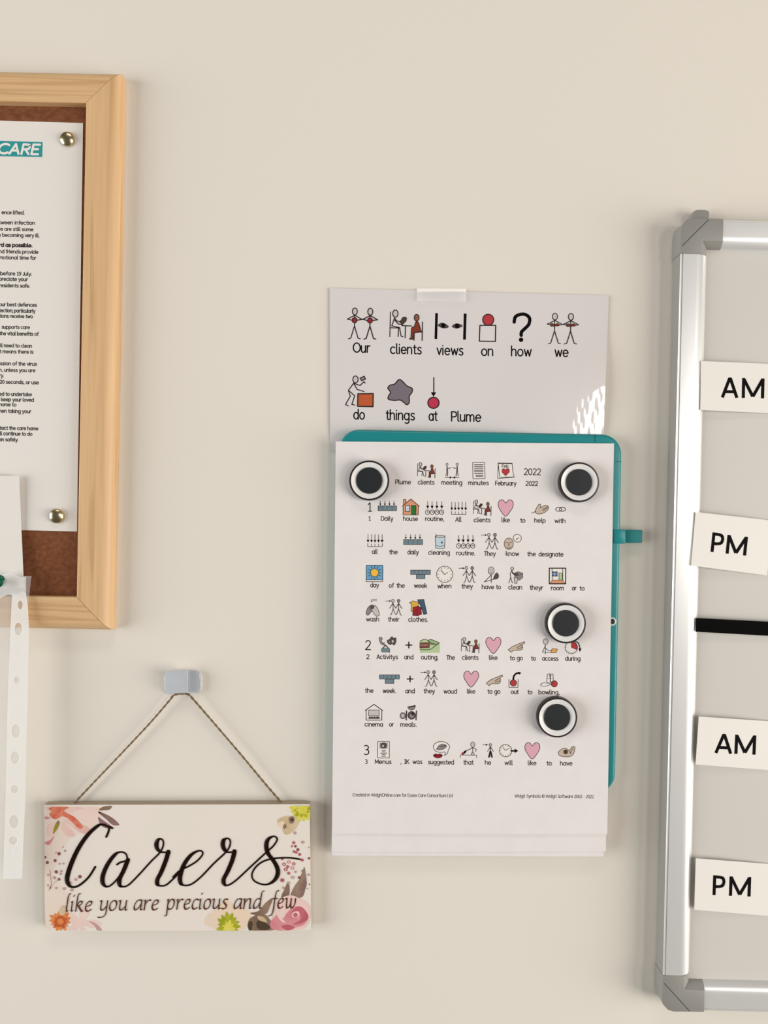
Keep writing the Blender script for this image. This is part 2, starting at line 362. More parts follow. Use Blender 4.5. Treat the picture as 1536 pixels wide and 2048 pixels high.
def glyph_strokes(ch, font=G):
    adv, s = font[ch]; out = []
    for part in s.split(';'):
        part = part.strip()
        if not part: continue
        if part[0] == '@':
            cx, cy, rx, ry, a0, a1 = map(float, part[1:].split(','))
            out.append(ell(cx, cy, rx, ry, a0, a1, 18))
        else:
            sm = part[0] == '~'
            pts = [tuple(map(float, t.split(','))) for t in part.lstrip('~').split()]
            out.append(catmull(pts, 5) if sm else pts)
    return adv, out
def layout(word, font=G, track=1.0):
    x = 0; res = []; lo = 1e9; hi = -1e9
    for ch in word:
        adv, st = glyph_strokes(ch, font)
        for s in st:
            q = [(p[0]+x, p[1]) for p in s]
            for p in q: lo = min(lo, p[0]); hi = max(hi, p[0])
            res.append(q)
        x += adv*track + 0.9
    return res, lo, hi
def write(I, word, x0, x1, base, xh, w, key='black', slope=0.0, font=G, shear=0.0, nib=None):
    st, lo, hi = layout(word, font)
    if shear:
        st = [[(p[0]+p[1]*shear, p[1]) for p in s] for s in st]
    sx = (x1-x0-w)/(hi-lo); sy = xh/10.0; t = math.tan(math.radians(slope))
    for s in st:
        q = []
        for p in s:
            X = x0 + w/2 + (p[0]-lo)*sx; Y = base - p[1]*sy + (X-x0)*t - w*0.0
            q.append((X + (base-p[1]*sy-base)*-0.0, Y))
        if nib: I.nib(q, nib[0], nib[1], key, w)
        else: I.stroke(q, w, key, newlay=False)

# ------------------------------------------------------------------ pictograms
def pp(s): return [tuple(map(float, t.split(','))) for t in s.split()]
def draw(I, ref, box, cmds, lw=1.3):
    """ref and box: (x0,y0,x1,y1); cmds: L line, S smooth line, F filled polygon, B smooth filled blob, E ellipse"""
    sx = (box[2]-box[0])/(ref[2]-ref[0]); sy = (box[3]-box[1])/(ref[3]-ref[1])
    T = lambda p: (box[0]+(p[0]-ref[0])*sx, box[1]+(p[1]-ref[1])*sy)
    for c in cmds:
        k = c[0]
        if k in 'LS':
            pts = pp(c[1]); key = c[2] if len(c) > 2 and c[2] else 'line'; w = (c[3] if len(c) > 3 else 1)*lw
            if k == 'S': pts = catmull(pts, 6)
            I.stroke([T(p) for p in pts], w, key)
        elif k in 'FB':
            pts = pp(c[1]); key = c[2]; w = (c[3] if len(c) > 3 else 0)*lw
            if k == 'B': pts = catmull(pts, 6, True)
            I.shape([T(p) for p in pts], key, w, c[4] if len(c) > 4 else 'line')
        elif k == 'E':
            cx, cy, rx, ry = c[1]; key = c[2]; w = (c[3] if len(c) > 3 else 0)*lw
            pts = [T(p) for p in ell(cx, cy, rx, ry, 0, 360, 20)]
            if key: I.fill(pts, key)
            if w: I.stroke(pts, w, c[4] if len(c) > 4 else 'line', closed=True)
def off(cmds, dx, dy):
    out = []
    for c in cmds:
        if c[0] == 'E': out.append((c[0], (c[1][0]+dx, c[1][1]+dy, c[1][2], c[1][3])) + tuple(c[2:]))
        else: out.append((c[0], ' '.join('%g,%g' % (p[0]+dx, p[1]+dy) for p in pp(c[1]))) + tuple(c[2:]))
    return out
IC = {}
_p = [('E', (357,322,25,35), 'grey', 1), ('L', '355,358 353,470'), ('L', '353,470 315,595 292,603'), ('L', '353,470 390,597 412,602'), ('L', '357,362 280,400 340,415'), ('L', '357,362 432,405 372,412')]
_dot = [('E', (354,412,25,26), 'wine', .9)]
IC['our'] = ((275,285,585,608), _p + _dot + off(_p + _dot, 158, 3))
_h = [('F', '310,398 330,392 355,408 380,392 402,404 395,418 355,420 318,424', 'rust', .7)]
IC['we'] = ((275,285,585,608), _p + _h + off(_p + _h, 158, 3))
IC['clients'] = ((710,308,1058,620), [('L', '722,328 715,580'), ('L', '718,490 805,492 800,580'), ('E', (772,345,27,37), 'grey', 1), ('L', '765,385 735,470 815,488 830,575 850,582'), ('L', '765,390 785,420 825,430'), ('L', '765,410 800,450 845,460'),
  ('F', '818,432 848,386 872,380 886,392 880,420 845,456', 'brown', .8), ('L', '840,468 938,472'), ('L', '875,472 872,592'),
  ('F', '990,420 1010,440 1036,528 968,540 950,608 915,606 932,590 938,492 968,474 978,440', 'rust', .8), ('E', (990,387,24,34), 'skin', .9), ('L', '1050,432 1046,620'), ('L', '965,540 1050,532'), ('L', '965,540 962,618')])
IC['views'] = ((1172,338,1502,612), [('F', '1180,338 1207,340 1199,606 1172,604', 'black'), ('F', '1472,343 1501,345 1493,612 1465,610', 'black'), ('B', '1208,465 1255,440 1316,478 1265,493', 'darkgrey', .6), ('E', (1262,466,24,22), 'black'), ('B', '1352,475 1400,447 1458,470 1400,495', 'darkgrey', .6), ('E', (1404,470,24,22), 'black')])
IC['on'] = ((173,310,326,558), [('L', '180,410 323,410 320,555 175,553 180,410', 'line', 1.2), ('E', (255,360,50,50), 'red', 1.1)])
IC['how'] = ((475,297,645,560), [('S', '490,380 500,335 540,312 590,312 628,345 622,400 585,440 556,470 553,500', 'black', 4.1), ('E', (552,540,20,20), 'black')])
IC['do'] = ((255,980,548,1300), [('E', (363,1018,27,36), 'grey', 1), ('L', '345,1055 290,1130 355,1185 325,1275 356,1280'), ('L', '290,1130 310,1190 260,1275 290,1290'), ('L', '345,1060 380,1120 450,1142'), ('L', '350,1060 410,1080 450,1040 462,1056'), ('F', '410,1005 452,985 466,1015 425,1030', 'midgrey', 1), ('F', '388,1165 545,1163 542,1297 385,1293', 'orange', 1.2)])
IC['things'] = ((693,1020,950,1280), [('B', '810,1020 850,1045 890,1085 942,1110 942,1150 915,1190 915,1250 890,1278 860,1255 820,1230 760,1234 700,1220 703,1185 722,1150 695,1110 715,1080 765,1065', 'mauve', 1.1)])
IC['at'] = ((1103,1000,1222,1316), [('L', '1165,1000 1165,1160', 'line', 1.2), ('F', '1135,1150 1190,1150 1162,1196', 'black'), ('E', (1162,1258,57,57), 'crimson', 1.2)])
IC['meeting'] = ((1175,435,1325,600), [('E', (1198,453,11,13), 'grey', .8), ('L', '1198,468 1195,530 1186,572'), ('L', '1198,475 1206,530 1204,572', None, 1.2), ('L', '1200,485 1220,498 1238,484'), ('E', (1302,453,11,13), 'grey', .8), ('L', '1302,468 1305,530 1312,572'), ('L', '1302,475 1297,530 1290,572', None, 1.2), ('L', '1255,485 1277,496 1300,484'),
  ('L', '1180,586 1320,588'), ('F', '1225,575 1225,600 1248,588', 'black'), ('F', '1280,576 1280,600 1256,588', 'black')])
IC['minutes'] = ((0,0,100,130), [('F', '0,0 96,0 100,128 2,130', 'white', 1)] + [('L', '14,%d 84,%d' % (y, y), 'soft', 1.5) for y in (18,32,46,62,74,88)] + [('F', '24,98 84,98 84,116 24,116', 'midgrey')])
IC['february'] = ((158,385,315,530), [('F', '165,392 160,528 312,516 300,470 292,392', 'white', 1), ('L', '165,392 178,518 310,514'), ('L', '165,390 292,392', 'line', 1.8), ('F', '233,506 200,472 198,448 214,436 233,448 250,434 268,446 268,470', 'red', .5)])
_dar = lambda xs, y0, y1, hw: sum(([('L', '%g,%g %g,%g' % (x, y0, x, y1), 'line', .8), ('F', '%g,%g %g,%g %g,%g' % (x-hw, y1-hw*1.6, x+hw, y1-hw*1.6, x, y1+hw*.5), 'black')] for x in xs), [])
IC['daily'] = ((330,130,552,245), [('F', '332,187 550,187 550,243 332,243', 'slate', .9)] + [('L', '%d,190 %d,240' % (x, x), 'soft', .6) for x in (386,441,496)] + _dar((357,412,466,520), 130, 178, 12))
IC['house'] = ((618,103,816,298), [('F', '632,110 660,110 660,160 632,190', 'salmon', 1), ('F', '628,185 718,108 806,185 804,295 628,295', 'salmon', 1), ('F', '655,182 705,182 705,254 655,254', 'paleblue', 1.1), ('F', '726,182 778,182 778,293 726,293', 'green', .8), ('L', '620,190 718,106 815,190', 'rust', 1.3)])
IC['routine'] = ((885,135,1112,290), sum(([('E', (x,260,25,27), None, 1), ('L', '%d,246 %d,262 %d,256' % (x-4, x, x+14), 'line', .8)] for x in (915,972,1028,1083)), []) + _dar((917,970,1027,1085), 135, 212, 17))
IC['all'] = ((1188,145,1378,290), [('L', '1200,250 1200,285 1367,285 1367,250', 'line', 1)] + [('L', '%d,255 %d,285' % (x, x), 'line', .8) for x in (1242,1283,1325)] + _dar((1203,1243,1283,1324,1365), 145, 232, 15))
IC['like'] = ((418,103,585,290), [('B', '500,288 445,225 421,175 424,135 446,110 475,112 502,142 530,112 560,110 581,136 580,178 556,225', 'pink', 1.0)])
IC['help'] = ((790,150,975,268), [('B', '826,240 835,205 868,156 888,166 882,196 930,168 962,174 972,204 930,246 880,264 842,260', 'tan', .9), ('L', '905,215 962,182'), ('L', '912,228 966,196', None, .8), ('L', '790,250 830,238')])
IC['with'] = ((1047,188,1160,236), [('E', (1084,212,34,22), None, 1.2), ('E', (1124,212,34,22), None, 1.2)])
IC['cleaning'] = ((1000,520,1128,698), [('F', '1006,548 1122,548 1118,684 1100,694 1030,694 1010,684', 'paleblue', .9), ('E', (1064,548,58,13), 'grey', .9), ('L', '1008,655 1060,668 1118,655', 'soft', .8), ('F', '1072,620 1084,606 1098,622 1086,638', 'darkgrey'), ('L', '1018,520 1018,550', 'line', .7)])
IC['they'] = ((235,475,422,655), [('L', '235,495 285,495'), ('F', '275,484 275,506 298,495', 'black'), ('E', (317,493,15,18), 'grey', .9), ('L', '317,512 320,580 300,645 285,650'), ('L', '320,580 344,640 358,646'), ('L', '317,520 280,575'), ('L', '317,520 350,575 383,520'), ('E', (383,493,15,18), 'midgrey', .9), ('L', '383,512 383,580 360,640'), ('L', '383,580 405,648 418,650'), ('L', '383,520 420,578')])
IC['know'] = ((485,485,675,655), [('E', (535,590,50,63), 'tan', .9), ('L', '503,575 526,577', None, .8), ('L', '545,577 568,574', None, .8), ('L', '537,580 530,608 545,608', None, .8), ('S', '512,628 535,640 560,628', None, .9), ('B', '585,520 605,492 635,488 665,505 672,535 655,565 625,572 595,555', 'white', .9), ('L', '615,535 625,545 645,518')])
IC['day'] = ((190,888,390,1085), [('F', '193,890 388,890 386,1083 192,1083', 'sky', 1.1), ('F', '196,1064 384,1064 384,1080 196,1080', 'white'), ('L', '194,1062 386,1062', 'line', .8)] + [('L', '%g,%g %g,%g' % (290+60*math.cos(a), 977+60*math.sin(a), 290+80*math.cos(a), 977+80*math.sin(a)), 'line', .9) for a in [i*PI/6 for i in range(12)]] + [('E', (290,977,47,47), 'yellow', .8)])
IC['week'] = ((717,945,952,1050), [('F', '717,947 950,947 950,997 717,997', 'slate', .9), ('F', '785,997 885,997 885,1048 785,1048', 'slate', .9)] + [('L', '%d,950 %d,994' % (x, x), 'soft', .6) for x in (764,811,858,905)])
_ck = lambda cx, cy, r: [('E', (cx, cy, r, r), 'white', 1)] + [('L', '%g,%g %g,%g' % (cx+r*.74*math.cos(a), cy+r*.74*math.sin(a), cx+r*.86*math.cos(a), cy+r*.86*math.sin(a)), 'soft', .8) for a in [i*PI/6 for i in range(12)]]
IC['when'] = ((1020,900,1217,1092), _ck(1119, 996, 96) + [('L', '1075,945 1115,998 1155,975', 'line', .9)])
IC['must'] = ((263,843,425,1018), [('E', (342,885,33,42), 'grey', .9), ('L', '328,878 336,878', None, .8), ('L', '348,878 356,878', None, .8), ('S', '330,905 342,910 354,905', None, .8), ('L', '342,928 342,1018'), ('L', '342,932 268,1008 385,975'), ('B', '368,975 384,928 406,908 424,940 410,972', 'darkgrey', .6)])
IC['clean'] = ((532,845,692,1028), [('F', '588,912 640,896 690,912 690,962 652,992 606,965', 'midgrey', .6), ('F', '600,915 640,905 640,940 610,945', 'soft'), ('L', '640,940 690,915', 'line', .7), ('E', (573,863,16,18), 'grey', .9), ('L', '570,882 550,920 556,960 535,1022'), ('L', '556,960 575,1022', None, 1), ('L', '568,890 582,920 610,928', None, 1.6), ('F', '592,962 634,962 624,1025 602,1025', 'grey', .8)])
IC['room'] = ((978,855,1162,1032), [('F', '980,857 1160,857 1158,1030 980,1030', 'white', 1.8), ('F', '988,1026 1012,988 1128,988 1152,1026', 'salmon', .7), ('L', '1010,865 1012,988'), ('L', '1128,865 1128,988'), ('F', '1012,896 1068,896 1068,946 1012,946', 'navy', .7), ('L', '1040,896 1040,946', 'paleblue', .8), ('L', '1012,921 1068,921', 'paleblue', .8), ('F', '1086,910 1120,910 1120,988 1086,988', 'palegreen', .8)])
IC['wash'] = ((188,458,348,658), [('S', '250,498 256,470 280,464 318,464', 'soft', 1), ('S', '262,495 275,480 318,482', 'soft', .8), ('F', '250,500 275,500 290,540 240,540', 'white'), ('B', '190,630 215,560 262,530 285,575 250,610 215,652', 'midgrey', .8), ('B', '346,652 325,570 280,532 235,570 262,600 300,655', 'grey', .8), ('B', '235,560 262,530 290,552 262,585', 'darkgrey')])
IC['clothes'] = ((705,465,908,660), [('F', '798,470 872,466 908,632 872,645 842,560 828,530', 'denim', 1), ('F', '705,505 745,482 770,490 812,500 806,560 760,590 742,608 722,605 728,525', 'gold', .9), ('F', '745,560 800,545 838,560 846,640 800,658 742,655', 'wine', .9), ('L', '795,560 792,655', 'line', .6)])
IC['activities'] = ((340,903,545,1092), [('F', '376,1086 372,1050 420,1000 470,1050 470,1090', 'slate', .7), ('F', '395,1045 420,1005 448,1045', 'grey', .6), ('B', '345,920 365,910 384,930 372,950 390,985 405,970 396,1004 368,992 352,960', 'midgrey', .7), ('B', '440,950 470,935 480,915 500,905 512,922 540,918 545,950 535,990 515,1005 500,985 480,1000 450,985', 'darkgrey', .6), ('E', (505,960,12,16), 'grey'), ('E', (466,965,8,10), 'midgrey'), ('L', '405,1000 425,1010', 'line', 1.6)])
IC['and'] = ((652,963,738,1047), [('L', '660,1005 730,1005', 'black', 2), ('L', '695,970 695,1040', 'black', 2)])
IC['outing'] = ((825,935,1060,1100), [('F', '827,965 870,940 900,938 925,955 950,940 990,945 1060,985 1060,1096 827,1096', 'palegreen'), ('B', '925,952 960,940 1010,958 1055,980 1010,1000 960,995', 'hill', .9), ('S', '827,962 860,942 895,938 925,955 960,985 1000,990', 'line', 1), ('F', '826,978 925,975 940,995 935,1035 826,1040', 'train', .8), ('S', '826,1058 900,1060 960,1050 1000,1020 1055,980', 'line', 1)] + [('L', '%d,1000 %d,1008' % (x, x), 'grey', 1) for x in (840,858,876,894,912)])
IC['togo'] = ((460,782,625,888), [('F', '462,862 500,832 560,806 618,784 624,796 585,816 602,822 598,858 570,868 540,866 510,870 490,886', 'tan', .9), ('L', '545,842 585,818'), ('L', '550,855 600,838', None, .9)])
IC['access'] = ((788,755,938,905), [('E', (822,783,24,28), 'grey', .9), ('L', '820,812 820,905'), ('L', '820,820 792,885 880,888'), ('L', '820,845 845,868 885,872'), ('F', '875,868 890,850 936,856 922,890 880,892', 'amber', .7)])
IC['during'] = ((1005,770,1165,900), [('E', (1068,840,60,60), 'white', 1), ('F', '1068,840 1068,780 1105,794 1126,830 1118,862', 'red', .5), ('S', '1095,776 1135,798 1152,848', 'line', 1.8), ('F', '1138,846 1166,850 1150,884', 'black')] + [('L', '%g,%g %g,%g' % (1068+46*math.cos(a), 840+46*math.sin(a), 1068+54*math.cos(a), 840+54*math.sin(a)), 'soft', .7) for a in [i*PI/6 for i in range(2, 10)]])
IC['out'] = ((465,400,590,555), [('L', '470,475 470,550 556,550 558,475', 'soft', 1.1), ('E', (512,508,31,31), 'red', .9), ('S', '512,472 518,440 540,418 570,412', 'black', 3), ('F', '560,400 590,412 566,430', 'black')])
IC['bowling'] = ((772,418,935,548), [('F', '838,425 862,420 866,500 832,500', 'white', .9), ('F', '868,425 892,422 896,490 868,500', 'white', .9), ('L', '834,468 895,464', None, .8), ('L', '838,442 892,440', None, .6), ('B', '775,525 800,508 850,512 870,520 830,536 790,538', 'white', .9), ('E', (905,516,29,30), 'red', .9), ('E', (888,505,8,10), 'darkgrey')])
IC['cinema'] = ((178,875,388,1068), [('L', '192,945 192,1065 376,1065 376,945', 'line', 1.2), ('L', '180,952 284,878 386,952', 'line', 1.4), ('F', '220,945 344,945 344,1012 220,1012', 'grey', .9)] + [('E', (x,1035,13,13), 'darkgrey') for x in (235,262,290,318,338)] + [('L', '218,1045 345,1045', 'black', 1)])
IC['meals'] = ((588,885,792,1065), [('E', (624,1012,32,38), 'midgrey', .8), ('E', (624,1012,16,20), 'grey'), ('E', (728,1008,46,48), 'darkgrey', .6), ('E', (730,1012,26,28), 'midgrey'), ('F', '720,985 745,970 760,1000 735,1010', 'line'), ('L', '668,958 664,1062', 'line', 2), ('L', '786,955 780,1062', 'darkgrey', 2), ('B', '685,908 730,900 772,892 752,938 705,940', 'midgrey', .8), ('L', '700,912 765,898', 'line', 1.6)])
IC['menus'] = ((323,548,468,746), [('F', '328,550 466,550 464,743 326,743', 'white', 1), ('F', '350,566 445,566 442,632 350,632', 'midgrey'), ('E', (398,596,32,34), 'darkgrey', .7), ('E', (390,602,12,12), 'grey')] + [('L', '%d,%d %d,%d' % (398-w, y, 398+w, y), 'soft', 1.2) for y, w in ((652,24),(668,16),(686,36),(704,18),(722,24))])
IC['suggested'] = ((980,548,1182,748), [('B', '985,610 1010,568 1075,550 1145,568 1178,612 1160,655 1150,690 1118,712 1125,675 1070,678 1010,660', 'white', 1), ('F', '1020,642 1045,600 1085,578 1135,590 1140,612 1105,640 1060,648', 'midgrey', .8), ('L', '1070,612 1130,595', None, 1.2), ('B', '985,715 1010,695 1038,702 1065,695 1092,715 1060,742 1015,742', 'wine', .8), ('L', '990,715 1088,715', 'black', 1)])
IC['that'] = ((1295,550,1500,748), [('L', '1300,745 1300,710 1497,712 1497,748', 'soft', 1), ('E', (1450,585,24,33), 'grey', .9), ('L', '1450,618 1450,682'), ('L', '1450,620 1375,660', None, 1.2), ('F', '1385,650 1360,690 1325,700 1350,660', 'black'), ('L', '1452,622 1492,640 1485,665'), ('E', (1450,695,16,16), 'grey', .9), ('E', (1332,692,17,15), 'wine')])
IC['he'] = ((220,465,322,602), [('L', '220,477 255,477'), ('F', '248,466 248,488 268,477', 'black'), ('E', (292,478,12,13), 'grey', .9), ('L', '292,492 292,540', None, 1.5), ('L', '290,498 265,540'), ('L', '294,498 320,540'), ('F', '284,538 302,538 316,600 300,600 294,565 286,600 270,600', 'line')])
IC['will'] = ((378,470,558,598), _ck(438, 534, 60) + [('L', '412,505 438,532 470,512', 'line', .8), ('L', '492,536 530,536', 'black', 2.4), ('F', '526,514 558,536 526,556', 'black')])
IC['have'] = ((943,492,1105,598), [('B', '946,545 985,515 1020,512 1050,530 1075,498 1100,496 1102,525 1085,570 1050,592 1000,592 955,580', 'tan', .9), ('L', '1055,560 1090,505', None, .9), ('L', '1045,535 1065,560', None, .9), ('E', (1014,545,19,20), 'brown', .8)])

def pict(parent, hf, name, box, lw=1.3):
    I = Ink(hf); ref, cmds = IC[name]; draw(I, ref, box, cmds, lw)
    return I.obj('pictogram', parent)
def text_line(parent, hf, words, base, xh, w, key='black', slope=0.7, name='text_line', label=None):
    """words: (word, x0, x1[, baseline])"""
    I = Ink(hf)
    for q in words:
        b = q[3] if len(q) > 3 else base
        write(I, q[0], q[1], q[2], b, xh, w, key, slope)
    return I.obj(name, parent, label)

# ------------------------------------------------------------------ a sheet of paper: solid, follows hf(px,py)
def sheet(name, c, hf, mats, parent=None, nx=24, ny=24, t=0.00015, origin=None, label=None):
    if not callable(hf): hf = (lambda x, y, v=hf: v)
    V = []; Fc = []
    def px(u, v):
        x = (c[0][0]*(1-u)+c[1][0]*u)*(1-v) + (c[3][0]*(1-u)+c[2][0]*u)*v
        y = (c[0][1]*(1-u)+c[1][1]*u)*(1-v) + (c[3][1]*(1-u)+c[2][1]*u)*v
        return x, y
    for j in range(ny+1):
        for i in range(nx+1):
            x, y = px(i/nx, j/ny); V.append(P(x, y, hf(x, y)))
    n = len(V)
    V += [v + Vector((0, t, 0)) for v in V[:n]]
    W1 = nx+1
    for j in range(ny):
        for i in range(nx):
            a = j*W1+i
            Fc.append([a, a+1, a+1+W1, a+W1]); Fc.append([n+a, n+a+W1, n+a+1+W1, n+a+1])
    ring = [i for i in range(nx+1)] + [j*W1+nx for j in range(1, ny+1)] + [ny*W1+i for i in range(nx-1, -1, -1)] + [j*W1 for j in range(ny-1, 0, -1)]
    for a, b in zip(ring, ring[1:]+ring[:1]): Fc.append([a, b, n+b, n+a])
    return mesh(name, V, Fc, mats, parent, smooth=40, origin=origin, label=label)

# ================================================================== THE WALL
w = mesh('wall_back', [(-1.6,0,-1.4),(1.6,0,-1.4),(1.6,0,1.2),(-1.6,0,1.2),(-1.6,.1,-1.4),(1.6,.1,-1.4),(1.6,.1,1.2),(-1.6,.1,1.2)],
         [[0,1,2,3],[7,6,5,4],[0,4,5,1],[1,5,6,2],[2,6,7,3],[3,7,4,0]], M_WALL)
w['kind'] = 'structure'

# ================================================================== CORK NOTICE BOARD
def swept_rail(name, A, B, mA, mB, prof, m, parent, label=None):
    """A,B inner corners (x,z); mA,mB mitre vectors per unit of outward width; prof [(w,h)]"""
    V = []; n = len(prof)
    for c, mv in ((A, mA), (B, mB)):
        for (w_, h) in prof:
            V.append((c.x+mv.x*w_, -h, c.y+mv.y*w_))
    Fc = [[i, (i+1) % n, n+(i+1) % n, n+i] for i in range(n)] + [list(range(n)), list(range(n, 2*n))]
    return mesh(name, V, Fc, m, parent, smooth=35, label=label)
HB = 14*MM
TR = P2(172, 205, HB); BR = P2(153, 1194, HB)
up = (TR-BR).normalized(); rt = Vector((up.y, -up.x))
TL = TR - rt*0.33; BL = BR - rt*0.33
nb = thing('notice_board', 'cork notice board in a pale pine frame at the left edge', 'notice board', (BR.x-0.165, 0, BR.y-0.02))
R_ = 8.5*MM; WID = 25*MM
prof = [(0, 4*MM), (0, HB-0.6*MM), (0.6*MM, HB)] + [(WID-R_+R_*math.sin(a), HB-R_+R_*math.cos(a)) for a in [i*PI/2/8 for i in range(9)]] + [(WID, 0.2*MM), (4*MM, 0.2*MM)]
g = 0.2*MM
swept_rail('frame_rail', TL+rt*g, TR-rt*g, -rt+up, rt+up, prof, M_WOODH, nb)
swept_rail('frame_rail', TR-up*g, BR+up*g, rt+up, rt-up, prof, M_WOODV, nb)
swept_rail('frame_rail', BR-rt*g, BL+rt*g, rt-up, -rt-up, prof, M_WOODH, nb)
swept_rail('frame_rail', BL+up*g, TL-up*g, -rt-up, -rt+up, prof, M_WOODV, nb)
e = 3*MM
HC = 7*MM
prism('cork_panel', [tuple(TL+(-rt+up)*e), tuple(TR+(rt+up)*e), tuple(BR+(rt-up)*e), tuple(BL+(-rt-up)*e)], 3*MM, HC, M_CORK, nb)
q = P2(241, 339, 5*MM)
prism('screw', ell(q.x, q.y, 1.2*MM, 1.7*MM, 0, 342, 19), 3.5*MM, 6.5*MM, M_SCREW, nb, label='dark screw end at the side of the frame')

# the letter pinned on the cork
HL = HC + 0.5*MM
cL = [(-560, 225), (166, 246), (154, 1063), (-560, 1046)]
org = P(60, 650, HL)
lt = thing('pinned_letter', 'white printed letter with a teal heading block pinned to the cork board', 'letter', org)
sheet('sheet', cL, HL, M_LETTER, lt, 12, 12)
I = Ink(HL)
I.fill([(-30, 281), (85.5, 284), (84.5, 314), (-30, 312)], 'teal')
I.obj('heading_block', lt, 'teal block behind the white heading')
I = Ink(HL, lift=0.00010)
for ch, x0, x1, bs in (('C', -4, 19, 309.5), ('A', 19, 41, 310), ('R', 43, 61, 310.6), ('E', 63, 80, 311)):
    st, lo, hi = layout(ch)
    for s in st:
        I.stroke([(x0+(p[0]-lo)/(hi-lo)*(x1-x0-4)+p[1]*0.30, bs-2.6-p[1]*1.36+(p[0]-lo)*.02) for p in s], 4.5, 'white', newlay=False)
I.obj('heading_text', lt, 'white slanted heading letters')
LN = [('ence lifted.', 3, 49, 428), ('tween infection', -3, 70, 448), ('re are still some', -3, 67, 461), ('y becoming very ill.', -3, 79, 473), ('rd as possible.', -2, 65, 493), ('nd friends provide', -2, 77, 506), ('motional time for', -2, 73, 518),
      ('before 19 July.', 0, 64, 550), ('preciate your', -2, 56, 561), ('residents safe.', -2, 60, 574), ('our best defences', -2, 74, 612), ('tection; particularly', -2, 71, 624), ('tions receive two', -2, 66, 635), ('supports care', 3, 60, 657), ('the vital benefits of', -1, 78, 670),
      ('ill need to clean', -1, 64, 694), ('t means there is', -1, 67, 706), ('ission of the virus', -2, 74, 730), ('n, unless you are', -2, 71, 743), ('ry.', -2, 8, 754), ('20 seconds, or use', -1, 78, 767), ('ed to undertake', -2, 64, 791), ('keep your loved', 2, 68, 802), ('home to', -2, 33, 812), ('hen taking your', -2, 63, 825),
      ('tact the care home', -1, 77, 859), ('ill continue to do', -2, 65, 870), ('en safely.', -2, 37, 882)]
for t_, x0, x1, b in LN:
    bold = t_.startswith('rd as')
    text_line(lt, HL, [(t_, x0, x1)], b, 4.7, 2.0 if bold else 1.5, 'bold' if bold else 'letter', 1.0)

# loose paper and punched pocket hanging at the lower left of the cork board
hf_p = lambda x, y: HC + 3.0*MM + 5*MM*max(0, min(1, (1060-y)/110.0))*0.3 + 4.5*MM*max(0, min(1, (y-1060)/120.0))
c2 = [(-260, 948), (38, 952), (48, 1176), (-260, 1180)]
o = sheet('blank_sheet', c2, hf_p, M_LETTER, None, 10, 16, origin=P(0, 1060, HC))
tag(o, 'blank white paper corner overlapping the letter at the left picture edge', 'paper')
HP = 17.5*MM
org = P(20, 1450, HP)
pk = thing('punched_pocket', 'clear punched plastic pocket hanging below the green pin', 'plastic pocket', org)
hpk = lambda x, y: HP + 4*MM*max(0, min(1, (y-1200)/120.0)) - 1.5*MM*max(0, min(1,(1200-y)/50.0)) + 0.5*MM*math.sin(y*0.021+x*.02)
outer = [(24, 1186), (34, 1188), (45, 1182), (52, 1186), (56, 1215), (58, 1260), (56.5, 1320), (55, 1400), (52, 1500), (51, 1600), (48, 1650), (44, 1757), (24, 1758), (6, 1757), (8, 1690), (11, 1600), (13, 1500), (15, 1400), (19, 1300), (22, 1230)]
holes = [(40.5,1209.7,4.5,8.5), (36.5,1258,7,12.5), (33,1360,5.5,7), (31.5,1462,8,13.5), (29.5,1515,8,12), (28.5,1578,7,8), (27.5,1643,8.5,13), (26,1681,8,8)]
loops = [outer] + [ell(*h, 0, 340, 17) for h in holes]
flat = [p for l in loops for p in l]
tri = tessellate_polygon([[Vector((p[0], p[1], 0)) for p in l] for l in loops])
mesh('punched_strip', [P(p[0], p[1], hpk(*p)) for p in flat], [list(t) for t in tri], M_POCKW, pk, label='whitish reinforced edge strip with round and oval holes')
V = []; Fc = []
for j in range(25):
    y = 1152 + (1757-1152)*j/24
    xr = 64 - 6*min(1, (y-1152)/50) if y < 1210 else None
    if xr is None:
        for (a, b) in zip(outer[4:11], outer[5:12]):
            if a[1] <= y <= b[1]: xr = a[0]+(b[0]-a[0])*(y-a[1])/(b[1]-a[1])
        if xr is None: xr = 44
    for i in range(9):
        x = -260 + (xr-1+260)*i/8
        V.append(P(x, y, hpk(x, y) - 0.6*MM + (1.2*MM*math.sin(x*.05+y*.013))*(1-i/8)))
for j in range(24):
    for i in range(8): a = j*9+i; Fc.append([a, a+1, a+10, a+9])
mesh('pocket_sleeve', V, Fc, M_POCKET, pk, smooth=60)
V = []; Fc = []
for j in range(7):
    for i in range(9):
        x = -20 + 72*i/8; y = 1150 + 44*j/6 + 5*math.sin(i*1.1)
        V.append(P(x, y, HP + 0.4*MM + 1.6*MM*math.sin(j*.55)*(0.6+.4*math.sin(i*1.7+j))))
for j in range(6):
    for i in range(8): a = j*9+i; Fc.append([a, a+1, a+10, a+9])
mesh('crumpled_top', V, Fc, mat('pocket_fold', (0.93, 0.92, 0.9), 0.2, alpha=0.62, coat=0.6), pk, smooth=60, label='crumpled shiny fold at the top of the pocket')

